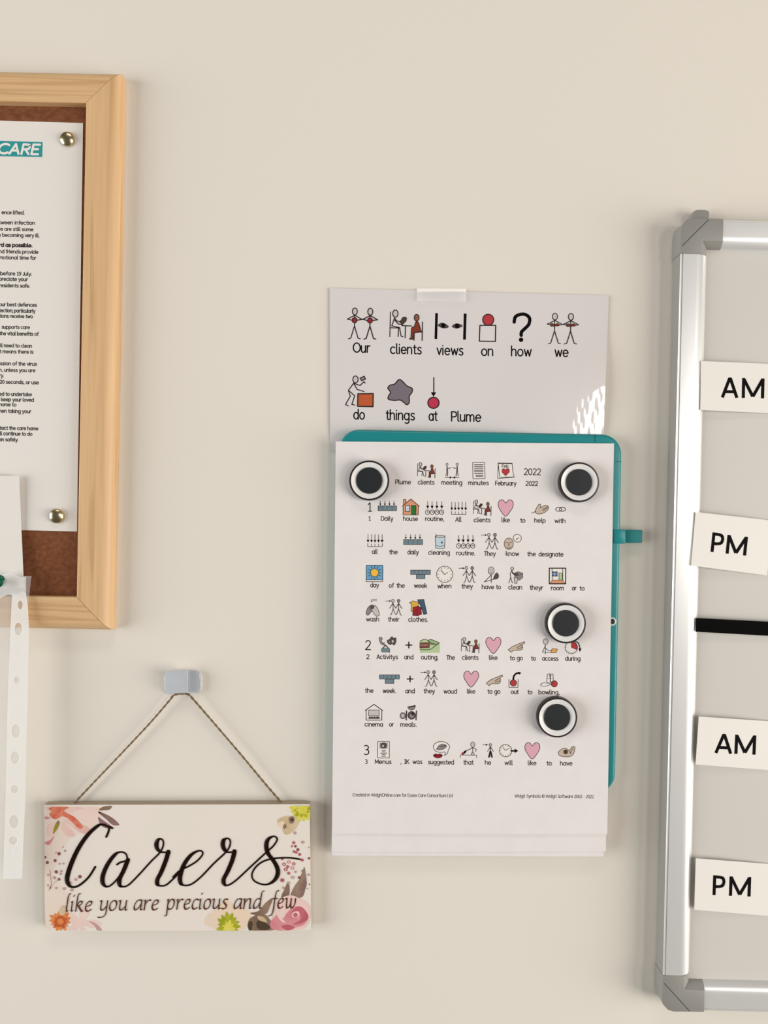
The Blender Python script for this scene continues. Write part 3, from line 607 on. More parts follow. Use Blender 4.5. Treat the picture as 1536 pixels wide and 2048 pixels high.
def lathe(profile, n=32):
    """profile [(r, h)] about the wall normal at the origin"""
    V = []; Fc = []
    for (r, h) in profile:
        for k in range(n): V.append((r*math.cos(2*PI*k/n), -h, r*math.sin(2*PI*k/n)))
    m_ = len(profile)
    for j in range(m_-1):
        for k in range(n): Fc.append([j*n+k, j*n+(k+1) % n, (j+1)*n+(k+1) % n, (j+1)*n+k])
    Fc.append([k for k in range(n)]); Fc.append([(m_-1)*n+k for k in range(n)])
    return V, Fc
q = P(1, 1163, hpk(1, 1163)+0.6*MM)
V, Fc = lathe([(0.6*MM, -8*MM), (0.6*MM, 0), (4.6*MM, 0.1*MM), (5.0*MM, 1.2*MM), (4.4*MM, 2.2*MM), (2.6*MM, 3.0*MM), (2.2*MM, 6*MM), (3.6*MM, 8.4*MM), (4.0*MM, 9.6*MM), (3.4*MM, 10.6*MM), (0.4*MM, 11*MM)], 24)
o = mesh('push_pin', [tuple(Vector(v)+q) for v in V], Fc, M_GREEN, None, smooth=40, origin=q)
tag(o, 'dark green push pin at the left picture edge', 'pin')
dome = [(0.5*MM, -6*MM), (0.5*MM, -0.3*MM), (5.6*MM, 0.0), (5.7*MM, 0.5*MM)] + [(5.6*MM*math.cos(a), 0.5*MM+2.9*MM*math.sin(a)) for a in [i*PI/2/8 for i in range(1, 8)]] + [(0.1*MM, 3.4*MM)]
V, Fc = lathe(dome, 32)
tk = mesh('thumbtack', V, Fc, M_BRASS, None, smooth=40)
for i, (x, y, lb, tx, tz) in enumerate([(135, 279, 'brass thumbtack in the top right corner of the letter', .05, .12), (114, 1032, 'brass thumbtack in the bottom right corner of the letter', .18, .35)]):
    o = tk if i == 0 else tk.copy()
    if i: COL.objects.link(o)
    o.location = P(x, y, HL+0.35*MM + (0.6*MM if i else 0)); o.rotation_euler = (tx*0.6, 0, tz*0.6)
    tag(o, lb, 'thumbtack', 'brass thumbtacks in the letter')

# ================================================================== HANGING SIGN WITH TWINE AND HOOK
HS = 9*MM
cS = [(88, 1610), (619, 1608.5), (622.5, 1860.5), (92.5, 1863)]
sw = [P2(*c, HS) for c in cS]
sg = thing('hanging_sign', 'cream flowered wooden plaque with black script hung on twine', 'sign', P(357, 1862, 0))
n0 = 4
Vs = [(p.x, -2.0*MM, p.y) for p in sw] + [(p.x, -HS+0.4*MM, p.y) for p in sw] + [(p.x, -HS, p.y) for p in sw]
Fs = [[3,2,1,0]] + [[i, (i+1) % 4, 4+(i+1) % 4, 4+i] for i in range(4)] + [[4+i, 4+(i+1) % 4, 8+(i+1) % 4, 8+i] for i in range(4)] + [[8,9,10,11]]
mesh('board', Vs, Fs, [M_SIGNE, M_SIGN], sg, midx=[0]*5+[1]*5)
def zF(p): return (p[0]/5.12+60, p[1]/5.12+1580)
def zG(p): return (p[0]/4.8+340, p[1]/4.8+1580)
def cl(p): return (min(max(p[0], 89.5), 620.5), min(max(p[1], 1611.5), 1861))
def blob(I, s, key, z, smooth=True):
    pts = [z(p) for p in pp(s)]
    I.fill([cl(p) for p in (catmull(pts, 6, True) if smooth else pts)], key)
def petals(I, c, n, r0, r1, wd, key, a0=0, z=zF, jit=0.15):
    for k in range(n):
        a = a0 + 2*PI*k/n; r = r1*(1+random.uniform(-jit, jit))
        pts = [(c[0]+r0*math.cos(a), c[1]+r0*math.sin(a)), (c[0]+r*.6*math.cos(a-wd), c[1]+r*.6*math.sin(a-wd)), (c[0]+r*math.cos(a), c[1]+r*math.sin(a)), (c[0]+r*.6*math.cos(a+wd), c[1]+r*.6*math.sin(a+wd))]
        I.fill([cl(z(p)) for p in catmull(pts, 5, True)], key)
# washes, flowers, leaves, berries: each motif a part of the sign
I = Ink(HS, step=0.000008)
blob(I, '150,170 420,170 700,175 740,250 680,330 600,420 430,480 330,620 240,840 330,1000 420,1100 330,1250 180,1440 150,1100 140,600', 'blush', zF)
I.obj('watercolour_wash', sg)
I = Ink(HS, lift=0.00007, step=0.000008)
blob(I, '160,180 420,175 560,190 420,260 300,250', 'petalrose', zF); blob(I, '380,260 560,185 700,190 720,300 640,350 520,310', 'petal', zF)
blob(I, '330,290 480,330 620,400 560,450 420,370', 'petalrose', zF); blob(I, '330,320 400,380 460,470 380,470 330,400', 'petalrose', zF)
blob(I, '180,380 260,320 300,360 260,460 200,480', 'rosepale', zF); blob(I, '150,540 210,510 250,470 200,560', 'rose', zF)
blob(I, '255,360 290,310 305,340 280,400 235,450', 'olive', zF); blob(I, '275,345 285,318 302,322 296,352', 'leaf', zF)
blob(I, '190,190 240,172 340,172 400,180 350,215 460,280 540,370 500,390 400,300 330,270 260,300 240,270 200,250 220,215', 'coral', zF)
blob(I, '205,255 280,225 345,250 260,300', 'coral', zF); blob(I, '155,270 210,285 160,300', 'rose', zF)
I.obj('painted_flower', sg, 'coral and pink flower in the top left corner')
I = Ink(HS, lift=0.00007)
blob(I, '690,212 740,175 800,162 840,165 815,200 750,208', 'leaf', zF); blob(I, '695,222 760,240 850,290 915,355 850,358 780,300', 'plum', zF); blob(I, '700,275 750,310 850,385 800,395 735,370 705,320', 'plum', zF)
blob(I, '750,250 800,268 870,330 800,300', 'leaf', zF)
I.obj('painted_leaf', sg, 'dark plum leaves above the large capital letter')
I = Ink(HS, lift=0.00007)
for (x, y, r, k) in [(298,652,18,'berry'), (268,640,9,'paleberry'), (360,622,13,'paleberry'), (340,582,9,'paleberry'), (155,688,14,'berry'), (178,742,16,'berry'), (258,722,16,'berry'), (305,755,11,'paleberry'), (345,752,11,'paleberry'), (270,838,18,'berry'), (322,830,13,'paleberry'), (316,858,13,'paleberry'), (188,868,12,'paleberry'), (252,898,16,'paleberry'), (298,914,15,'berry'), (512,887,18,'berry'), (470,915,16,'paleberry'), (270,1002,13,'paleberry'), (352,1008,16,'paleberry'), (430,1022,17,'paleberry'), (420,945,11,'paleberry'), (185,975,11,'paleberry'), (210,1000,9,'berry')]:
    I.fill([cl(zF(p)) for p in ell(x, y, r, r, 0, 360, 14)], k)
I.stroke([zF(p) for p in catmull(pp('205,815 215,900 218,970 195,1025'), 5)], .8, 'berry'); I.stroke([zF(p) for p in catmull(pp('298,914 250,950 215,1000'), 5)], .6, 'paleberry')
I.obj('painted_berries', sg, 'small plum berries beside the large capital letter')
I = Ink(HS, lift=0.00007)
petals(I, (520,1370), 5, 30, 230, .35, 'petal', .0)
blob(I, '430,1330 500,1310 590,1340 540,1400 450,1390', 'petal', zF); blob(I, '600,1340 680,1370 740,1440 700,1450 660,1390', 'paleberry', zF)
petals(I, (308,1345), 14, 10, 112, .32, 'coralorange', .1); petals(I, (308,1345), 9, 0, 70, .5, 'orange', .3)
I.fill([zF(p) for p in ell(312,1345,34,32,0,360,14)], 'coralorange')
blob(I, '300,1260 340,1180 370,1210 350,1280', 'beige', zF)
I.obj('painted_flower', sg, 'orange flower in the bottom left corner')
I = Ink(HS, lift=0.00007)
petals(I, (1265,190), 16, 10, 118, .3, 'lemon', .2, zG); petals(I, (1275,185), 10, 0, 80, .3, 'moss', .5, zG, .3); petals(I, (1275,185), 9, 0, 62, .35, 'lemon', .2, zG)
I.obj('painted_flower', sg, 'yellow flower in the top right corner')
I = Ink(HS, lift=0.00007)
blob(I, '1030,290 1110,250 1190,255 1240,300 1190,390 1110,430 1070,360', 'beige', zG); blob(I, '1030,330 1090,300 1110,370 1060,365', 'peach', zG); blob(I, '1140,265 1190,255 1190,310 1150,320', 'leaf', zG); I.fill([zG(p) for p in ell(1172,285,18,16,0,360,12)], 'brown'); blob(I, '1085,350 1105,320 1120,355 1095,375', 'leaf', zG)
I.obj('painted_flower', sg, 'beige flower with a brown centre below the yellow corner')
I = Ink(HS, lift=0.00007)
for (x, y, r, k) in [(1200,412,16,'paleberry'), (1188,506,16,'rosedeep'), (1172,540,11,'rosedeep'), (1205,540,13,'berry'), (1228,572,15,'berry'), (1190,590,13,'rosedeep'), (1212,598,13,'rosedeep'), (1245,618,15,'rosedeep'), (1270,672,15,'rosedeep'), (1335,655,12,'berry'), (1078,660,14,'rosedeep'), (1140,690,18,'rose'), (1188,708,16,'rosedeep'), (1095,712,17,'rosedeep'), (1130,735,14,'rosedeep'), (1175,748,17,'rose'), (1112,762,18,'rosedeep'), (1140,798,15,'rosedeep'), (1205,785,12,'paleberry'), (1178,838,16,'paleberry'), (1242,840,14,'berry'), (1078,865,19,'rosedeep'), (1090,938,13,'paleberry'), (1140,890,13,'paleberry'), (1275,500,14,'paleberry'), (1330,812,12,'paleberry'), (1335,550,8,'paleberry'), (1340,905,7,'berry'), (1320,945,7,'paleberry'), (1270,775,9,'leaf')]:
    I.fill([cl(zG(p)) for p in ell(x, y, r, r, 0, 360, 14)], k)
for (x, y, r) in [(1140,690,8), (1188,708,7), (1095,712,8), (1175,748,8), (1112,762,8), (1178,838,7)]: I.fill([zG(p) for p in ell(x, y, r, r, 0, 360, 10)], 'rosepale')
I.obj('painted_berries', sg, 'rosy berries at the right end of the script')
I = Ink(HS, lift=0.00005)
blob(I, '370,1190 450,1140 540,1050 620,1110 760,1160 770,1230 700,1340 460,1340 330,1280', 'peach', zG)
petals(I, (560,1300), 14, 10, 118, .28, 'moss', .1, zG); petals(I, (560,1315), 8, 0, 70, .4, 'lemon', .3, zG)
I.obj('painted_flower', sg, 'mossy yellow flower at the bottom edge')
I = Ink(HS, lift=0.00007)
blob(I, '1068,1030 1100,950 1135,880 1150,960 1130,1035', 'leaf', zG); blob(I, '1160,1020 1190,930 1240,860 1290,740 1305,860 1290,990 1250,1035', 'leaf', zG); blob(I, '1250,1020 1270,900 1300,800 1310,920', 'plum', zG)
blob(I, '770,1180 850,1160 920,1080 985,1040 960,1120 920,1190 820,1200', 'leaf', zG); blob(I, '755,1250 830,1200 920,1200 980,1280 990,1345 770,1345', 'leaf', zG); blob(I, '755,1270 790,1262 785,1340 755,1340', 'brown', zG); blob(I, '830,1270 880,1250 960,1310 940,1340 850,1335', 'brown', zG); blob(I, '840,1210 900,1220 930,1270 860,1250', 'beige', zG)
I.obj('painted_leaf', sg, 'brown leaves around the pink rose')
I = Ink(HS, lift=0.00022)
blob(I, '1020,1090 1080,1030 1170,1010 1260,1050 1335,1110 1345,1220 1290,1320 1180,1345 1060,1340 980,1290', 'rosepale', zG)
blob(I, '960,1280 1040,1190 1110,1240 1180,1300 1150,1345 1000,1340', 'rose', zG); blob(I, '1090,1240 1130,1170 1190,1120 1270,1125 1330,1215 1290,1290 1180,1320 1110,1290', 'rose', zG)
blob(I, '1160,1190 1200,1130 1270,1125 1330,1215 1270,1275 1180,1290 1250,1240 1240,1180 1190,1170', 'rosedeep', zG); blob(I, '1185,1170 1235,1165 1240,1205 1200,1225 1170,1205', 'rosepale', zG); I.fill([zG(p) for p in ell(1205,1198,22,22,0,360,14)], 'rosedeep')
blob(I, '1070,1310 1130,1290 1200,1320 1130,1345', 'rosedeep', zG); blob(I, '1040,1200 1075,1120 1130,1060 1110,1150 1090,1230', 'petal', zG); blob(I, '1010,1160 1040,1130 1060,1210 1110,1270 1060,1250', 'petal', zG)
I.obj('painted_rose', sg, 'pink rose in the bottom right corner')
# big script word
def script(I, pts, key='script', wmin=3.3, wmax=9.2):
    q = catmull(pts, 10); n = len(q); ws = []
    for i in range(n):
        a = q[max(0, i-1)]; b = q[min(n-1, i+1)]
        L = math.hypot(b[0]-a[0], b[1]-a[1]) or 1
        d = max(0, (b[1]-a[1])/L)
        ws.append(wmin + (wmax-wmin)*max(0, (d-0.25)/0.75)**1.1)
    for _ in range(4): ws = [(ws[max(0, i-1)]+ws[i]*2+ws[min(n-1, i+1)])/4 for i in range(n)]
    I.stroke(q, ws, key, newlay=False)
I = Ink(HS, lift=0.00036)
FZ = lambda s: [zF(p) for p in pp(s)]
GZ = lambda s: [zG(p) for p in pp(s)]
script(I, FZ('782,478 800,440 812,398'), wmin=4, wmax=5); script(I, FZ('845,388 800,372 750,352 700,362 600,450 510,575 440,715 392,850 382,930 415,985 470,990 540,950 610,880 670,785'), wmin=4.0, wmax=9.6)
script(I, FZ('892,762 930,738 1000,722'), wmin=3.6); script(I, FZ('1000,705 985,655 940,633 880,652 805,745 752,860 745,945 785,988 840,965 910,890 965,800 1003,720'))
script(I, FZ('1003,715 962,820 922,900 915,960 945,988 1010,970 1120,862 1240,730 1330,640 1366,565 1362,515 1330,498 1300,530 1300,590 1340,632 1420,636')); script(I, FZ('1418,632 1392,720 1342,845 1305,915 1308,965 1350,980 1410,960 1536,840 1580,790'))
script(I, GZ('30,835 95,772 180,730 260,680 312,620 308,588 270,583 200,625 132,720 98,830 104,892 145,915 210,900 300,830 420,705 540,592 576,530 578,482 550,462 516,482 508,530 530,580 560,596 622,590')); script(I, GZ('620,588 600,670 552,785 515,855 522,903 560,912 640,860 780,730 925,597 990,538 1028,480 1018,450 985,445 940,475 925,530 938,600 985,665 1022,725 1038,790 1008,860 940,903 870,900 805,865 787,810 818,745 880,692 960,662 1060,650 1160,650 1250,664'))
I.obj('script_lettering', sg, 'large black script word')
I = Ink(HS, lift=0.00042)
for wd, x0, x1, b in [('like', 132, 183, 1822.5), ('you', 197, 255, 1821), ('are', 267, 316, 1820), ('precious', 330, 454, 1818.5), ('and', 467, 525, 1817.5), ('few', 538, 590, 1816.5)]:
    write(I, wd, x0, x1, b, 20.5, 1.7, 'sepia', -.4, IT, .16, (1.35, -1.15))
I.obj('lettering', sg, 'smaller brown slanted line of words')
# twine: two twisted strands running up over the hook
def tube(path, r, n=8):
    V = []; Fc = []; N = len(path)
    for i, p in enumerate(path):
        t = (path[min(N-1, i+1)]-path[max(0, i-1)]).normalized()
        a = t.cross(Vector((0, 1, 0))).normalized(); b = t.cross(a)
        for k in range(n): V.append(p + a*r*math.cos(2*PI*k/n) + b*r*math.sin(2*PI*k/n))
    for i in range(N-1):
        for k in range(n): Fc.append([i*n+k, i*n+(k+1) % n, (i+1)*n+(k+1) % n, (i+1)*n+k])
    Fc += [list(range(n)), list(range((N-1)*n, N*n))]
    return V, Fc
tp = [(146, 1614, 3), (152, 1603, 4.5), (180, 1573, 5), (240, 1510, 5.5), (300, 1446, 6), (338, 1402, 6.5), (347, 1391, 6.8), (360, 1387.5, 7), (376, 1388.5, 6.8), (386, 1398, 6.5), (420, 1437, 6), (480, 1507, 5.5), (530, 1567, 5), (560, 1602, 4.5), (567, 1613, 3)]
path = [P(x, y, h*MM) for x, y, h in catmull(tp, 14)]
allV = []; allF = []
L = 0; prev = path[0]; acc = [0]
for p in path[1:]: L += (p-prev).length; acc.append(L); prev = p
for s in (0, 1):
    sp = []
    for i, p in enumerate(path):
        t = (path[min(len(path)-1, i+1)]-path[max(0, i-1)]).normalized()
        a = t.cross(Vector((0, 1, 0))).normalized(); b = t.cross(a)
        ph = acc[i]/0.0032*2*PI*0.35 + s*PI
        sp.append(p + (a*math.cos(ph)+b*math.sin(ph))*0.42*MM)
    V, Fc = tube(sp, 0.50*MM, 7); nb0 = len(allV)
    allV += V; allF += [[i+nb0 for i in f] for f in Fc]
mesh('twine', allV, allF, M_TWINE, sg, smooth=80)

hk = thing('adhesive_hook', 'clear bluish adhesive hook holding the twine', 'hook', P(366, 1366, 0))
hc = [P2(x, y, 2*MM) for x, y in ((328, 1343), (403, 1340), (404, 1388), (329, 1391))]
prism('backplate', rrect([tuple(c) for c in hc], 5*MM), 0.1*MM, 2.0*MM, M_HOOKE, hk, bevel=(0.5*MM, 2), smooth=50, label='clear backplate stuck to the wall')
hc = [(332, 1345), (352, 1340), (374, 1339), (377, 1345), (376, 1372), (375, 1384), (354, 1386), (332, 1384), (329.5, 1364)]
prism('hook_front', [tuple(P2(*p, 8*MM)) for p in catmull(hc, 5, True)], 6.6*MM+1.2*MM, 9*MM+.6*MM, M_HOOK, hk, bevel=(0.7*MM, 2), smooth=50, label='bluish front lip of the hook')
hc = [(378, 1342), (398, 1345), (402, 1364), (399, 1386), (377, 1384)]
prism('hook_side', [tuple(P2(*p, 5*MM)) for p in hc], 2.0*MM, 5*MM, M_HOOK, hk, bevel=(0.6*MM, 2), smooth=50, label='lower bluish step on the right of the hook')
hc = [(336, 1346), (376, 1345), (376, 1352), (336, 1354)]
prism('hook_stem', [tuple(P2(*p, 5*MM)) for p in hc], 1.9*MM, 8*MM, M_HOOKE, hk)

# ================================================================== LAMINATED POSTER
def sm(t): t = max(0.0, min(1.0, t)); return t*t*(3-2*t)
def hlam(x, y):
    """the sheet bulges off the wall near the board and curls back at its lower right edge"""
    fy = sm((y-650)/150.0)
    b = sm((x-930)/190.0)
    k = max(0.0, (x-1104-max(0.0, 872-y)*0.42)/97.0)
    c = k*k if k < 0.62 else 0.62*0.62 + 1.24*(k-0.62)
    e = sm((x-1100)/50.0)
    wob = 0.050*math.sin(x*0.19+y*0.05) + 0.022*math.sin(x*0.47-y*0.10+1.0) + 0.018*math.sin(x*0.71+y*0.17) + 0.05*math.sin(y*0.083+x*0.02)
    return (1.2 + fy*(5.6*b - 4.6*c + wob*e) + 0.25*math.sin(x*.011+1)*sm((y-600)/150.0))*MM
cP = [(659, 576), (1217.5, 591), (1206, 905), (660, 900)]
po = thing('laminated_poster', 'shiny laminated sheet with large pictograms above the teal board', 'poster', P(935, 740, 0))
sheet('laminated_sheet', cP, hlam, M_LAM, po, 210, 90, 0.0003)
for nm, bx, lw in [('our', (693.7,615.7,754.3,678.8), 2.0), ('clients', (778.7,620,846.6,681), 2.0), ('views', (869,626,933.4,679.5), 1.6), ('on', (958.3,628.5,992,683.5), 1.9), ('how', (1025,625.7,1062.8,684), 1.65), ('we', (1093.3,626,1156,688.5), 1.8),
                   ('do', (690,751.5,747,814), 2.0), ('things', (775.4,759,825.5,810), 2.0), ('at', (855.4,755.3,878.7,817), 1.9)]:
    pict(po, hlam, nm, bx, lw)
text_line(po, hlam, [('Our', 705.4, 741.2, 704.3), ('clients', 780, 843.5, 707), ('views', 873, 927, 709.3), ('on', 962, 986.6, 711), ('how', 1022, 1063.6, 711.6), ('we', 1109, 1137.3, 713)], 0, 13.2, 2.5, 'black', 1.0)
text_line(po, hlam, [('do', 706.4, 730, 838), ('things', 771, 830, 839), ('at', 857, 875.6, 840.8), ('Plume', 902, 962.6, 842)], 0, 13.2, 2.5, 'black', 1.0)
# tape at the top edge
V = []; Fc = []
for j in range(9):
    for i in range(13):
        x = 834 + 98*i/12; y = 576 + 26*j/8 + (x-834)*.02
        h = hlam(x, max(y, 582)) + 2.2*MM - 0.0040*MM*max(0, 600-y)**2 + 0.16*MM*math.sin(i*1.5)
        V.append(P(x, y, max(h, 0.15*MM)))
for j in range(8):
    for i in range(12): a = j*13+i; Fc.append([a, a+1, a+14, a+13])
o = mesh('clear_tape', V, Fc, M_TAPE, None, smooth=60, origin=P(882, 588, 0.0012))
tag(o, 'clear sticky tape over the top edge of the laminated sheet', 'tape')

# ================================================================== TEAL MAGNETIC BOARD
HT = 9*MM
tb = thing('magnetic_board', 'teal framed small magnetic board holding the minutes', 'magnetic board', P(958, 1590, 0))
cT = [P2(679, 858, HT), P2(1245, 869, HT), P2(1231, 1588, HT), P2(669, 1582, HT)]
out_o = rrect([tuple(c) for c in cT], 15*MM, 10)
ctr = sum(cT, Vector((0, 0)))/4
def inset(pts, d):
    N = len(pts); res = []
    for i in range(N):
        p = Vector(pts[i]); a = (p-Vector(pts[i-1])); b = (Vector(pts[(i+1) % N])-p)
        t = (a.normalized()+b.normalized()).normalized(); nrm = Vector((-t.y, t.x))
        if nrm.dot(ctr-p) < 0: nrm = -nrm
        res.append(tuple(p+nrm*d))
    return res
rings = [(out_o, 0.3*MM), (out_o, HT-2.2*MM), (inset(out_o, 0.5*MM), HT-0.9*MM), (inset(out_o, 1.6*MM), HT-0.1*MM), (inset(out_o, 2.4*MM), HT), (inset(out_o, 12.5*MM), HT), (inset(out_o, 13*MM), HT-1.5*MM), (inset(out_o, 13*MM), 0.3*MM)]
V = []; Fc = []; N = len(out_o)
for pts, h in rings: V += [(p[0], -h, p[1]) for p in pts]
for j in range(len(rings)):
    k = (j+1) % len(rings)
    for i in range(N): Fc.append([j*N+i, j*N+(i+1) % N, k*N+(i+1) % N, k*N+i])
mesh('frame', V, Fc, M_TEAL, tb, smooth=50, label='glossy teal plastic frame')
prism('panel', inset(out_o, 12.6*MM), 1*MM, HT-1.2*MM, M_BOARD, tb)
I = Ink(HT, lift=0.00004)
I.stroke([(1190, 868.5), (1190, 884)], 1.0, 'line', cap=False); I.obj('frame_seam', tb, 'thin dark joint line across the top of the frame')
I = Ink(HT, lift=0.00004)
I.stroke([(1231, 923), (1243, 923.5)], .9, 'line', cap=False); I.obj('frame_seam', tb, 'thin dark joint line across the right of the frame')
lp = [P2(x, y, 7*MM) for x, y in ((1226, 1059), (1249, 1059), (1249, 1087), (1226, 1087))]
prism('pen_loop', [tuple(p) for p in lp], 5*MM, HT+0.7*MM, M_TEAL, tb, bevel=(0.5*MM, 2), smooth=50, label='teal clip around the right frame edge')
lp = [P2(x, y, 6*MM) for x, y in ((1249, 1060), (1285, 1060), (1284.5, 1085.5), (1249, 1086))]
prism('pen_loop_tab', [tuple(p) for p in lp], 2.2*MM, 6.5*MM, M_TEALD, tb, bevel=(0.7*MM, 2), smooth=50, label='darker teal tab sticking out to the right')
q = P2(1224.5, 1243, HT)
prism('button_ring', ell(q.x, q.y, 3.0*MM, 3.1*MM, 0, 345, 23), HT-1*MM, HT+0.25*MM, M_WHITEP, tb, label='white ring on the right frame edge')
prism('button', ell(q.x, q.y, 1.9*MM, 2.1*MM, 0, 345, 23), HT-1*MM, HT+0.4*MM, M_BLACKP, tb, label='black dot inside the white ring')

# ================================================================== MINUTES AND SHEETS BENEATH
def hpage(base, curl):
    return lambda x, y: (base + curl*max(0, (y-1560)/150.0)**2*(0.5+0.5*math.sin((x-664)/550*PI)) + 0.1*math.sin(x*.013)*math.sin(y*.008))*MM
H1 = 10.35
hA = hpage(H1, 0.5)
cA = [(671.5, 883), (1228, 887), (1214.5, 1668.5), (664, 1667)]
cB = [(672.5, 886), (1226.5, 889), (1211.5, 1703), (663.3, 1704.5)]
cC = [(674, 888), (1224, 890), (1207, 1713), (664.5, 1711)]
org = P(940, 1660, H1*MM)
def bowed(cs, dip):
    return cs
o = sheet('paper_sheet', cC, lambda x, y: (9.3 + 0.2*max(0, (y-1600)/110)**2*math.sin(max(0,min(1,(x-664)/544))*PI))*MM*1.0, M_PAPER, None, 24, 40, origin=P(940, 1700, 9.4*MM))
tag(o, 'hindmost paper sheet, only its lowest edge showing under the minutes', 'paper', 'sheets beneath the minutes')
o = sheet('paper_sheet', cB, lambda x, y: (9.85 + 0.6*max(0, (y-1600)/110)**2*math.sin(max(0,min(1,(x-664)/544))*PI))*MM, M_PAPER, None, 24, 40, origin=P(940, 1690, 9.8*MM))
tag(o, 'middle paper sheet, a strip of it showing below the minutes', 'paper', 'sheets beneath the minutes')
hA = lambda x, y: (H1 + 0.5*sm((y-1500)/168) + 2.6*max(0, (y-1560)/110)**2*0.5*(0.35+0.65*math.sin(max(0, min(1, (x-664)/550))*PI)))*MM
mp = thing('minutes_page', 'white page of small pictograms and words under four round magnets', 'paper', org)
sheet('sheet', cA, hA, M_PAPER, mp, 24, 40)
for nm, bx in [('clients', (834.5,925,871,956)), ('meeting', (889.5,925,919,957.5)), ('minutes', (945.5,925,970,957.5)), ('february', (995,925.3,1029,957.5)),
   ('daily', (756,1002,793.5,1021.7)), ('house', (804.5,997.5,838.5,1030.5)), ('routine', (850,1003,888,1029.5)), ('all', (901,1004.5,933.5,1029.5)), ('clients', (946,1000,983,1031.5)), ('like', (996,998.8,1026.8,1032.8)), ('help', (1064,1007.5,1097.7,1028.7)), ('with', (1110.8,1014.3,1131.4,1023)),
   ('all', (733.5,1069,766.5,1094)), ('daily', (807,1069,845.5,1089.5)), ('cleaning', (869.5,1068,891,1098)), ('routine', (912,1070.5,950.5,1097)), ('they', (962.8,1066.5,997,1099.3)), ('know', (1008.4,1068.4,1043,1099.3)),
   ('day', (732.2,1130.3,766,1163.6)), ('week', (821.3,1140,861,1157.7)), ('when', (872.6,1132.3,906,1164.8)), ('they', (918,1132.8,951.5,1166)), ('must', (968,1133.7,997.5,1165.6)), ('clean', (1017,1134,1046,1167.3)), ('room', (1098.3,1136,1131.8,1168)),
   ('wash', (731.8,1197.5,758.9,1231.4)), ('they', (771.5,1198.5,804,1231)), ('clothes', (819.3,1198.7,853.7,1231.7)),
   ('activities', (757.5,1273,792.2,1305)), ('and', (810.4,1283,825,1297.2)), ('outing', (839.6,1278.3,879.4,1306.2)), ('clients', (922,1275,959,1306)), ('like', (971.4,1274,1002.3,1307.3)), ('togo', (1016,1282.9,1050.2,1305)), ('access', (1084.2,1277.3,1115.4,1308.5)), ('during', (1129.4,1280.4,1162.7,1307.5)),
   ('week', (759,1349.3,799,1367)), ('and', (813,1351,827.3,1364.8)), ('they', (841.7,1341,875,1373.5)), ('like', (927.3,1341.4,957.6,1374.6)), ('togo', (972,1349.6,1005.8,1372)), ('out', (1016.9,1343.3,1043,1375.6)), ('bowling', (1080.8,1347,1114.8,1374.3)),
   ('cinema', (730,1408.2,765.7,1440.7)), ('meals', (799.5,1409.8,834,1440.3)),
   ('menus', (754.7,1482.8,779.2,1516.3)), ('suggested', (866,1482.8,900,1516.6)), ('that', (919.5,1483.5,953.9,1516.3)), ('he', (965.8,1487,987,1515.4)), ('will', (998.8,1488,1036.2,1514.6)), ('like', (1049.5,1484.5,1080,1518.2)), ('have', (1116.5,1492.6,1150.2,1514.6))]:
    pict(mp, hA, nm, bx, 1.15)
I = Ink(hA, lift=0.0002)
write(I, 'Feb', 1004, 1017, 935, 4.2, .8, 'line', 1)
I.obj('tiny_month_text', mp)
BIG = dict(xh=13, w=2.0)
text_line(mp, hA, [('2022', 1047.6, 1082, 949.4)], 0, 8.6, 1.5, 'black', .7)
text_line(mp, hA, [('1', 735.5, 744, 1022.5)], 0, 12.2, 1.9); text_line(mp, hA, [('2', 730.3, 742, 1299.2)], 0, 12.8, 2.0); text_line(mp, hA, [('3', 727.6, 738.6, 1509)], 0, 13, 2.0)
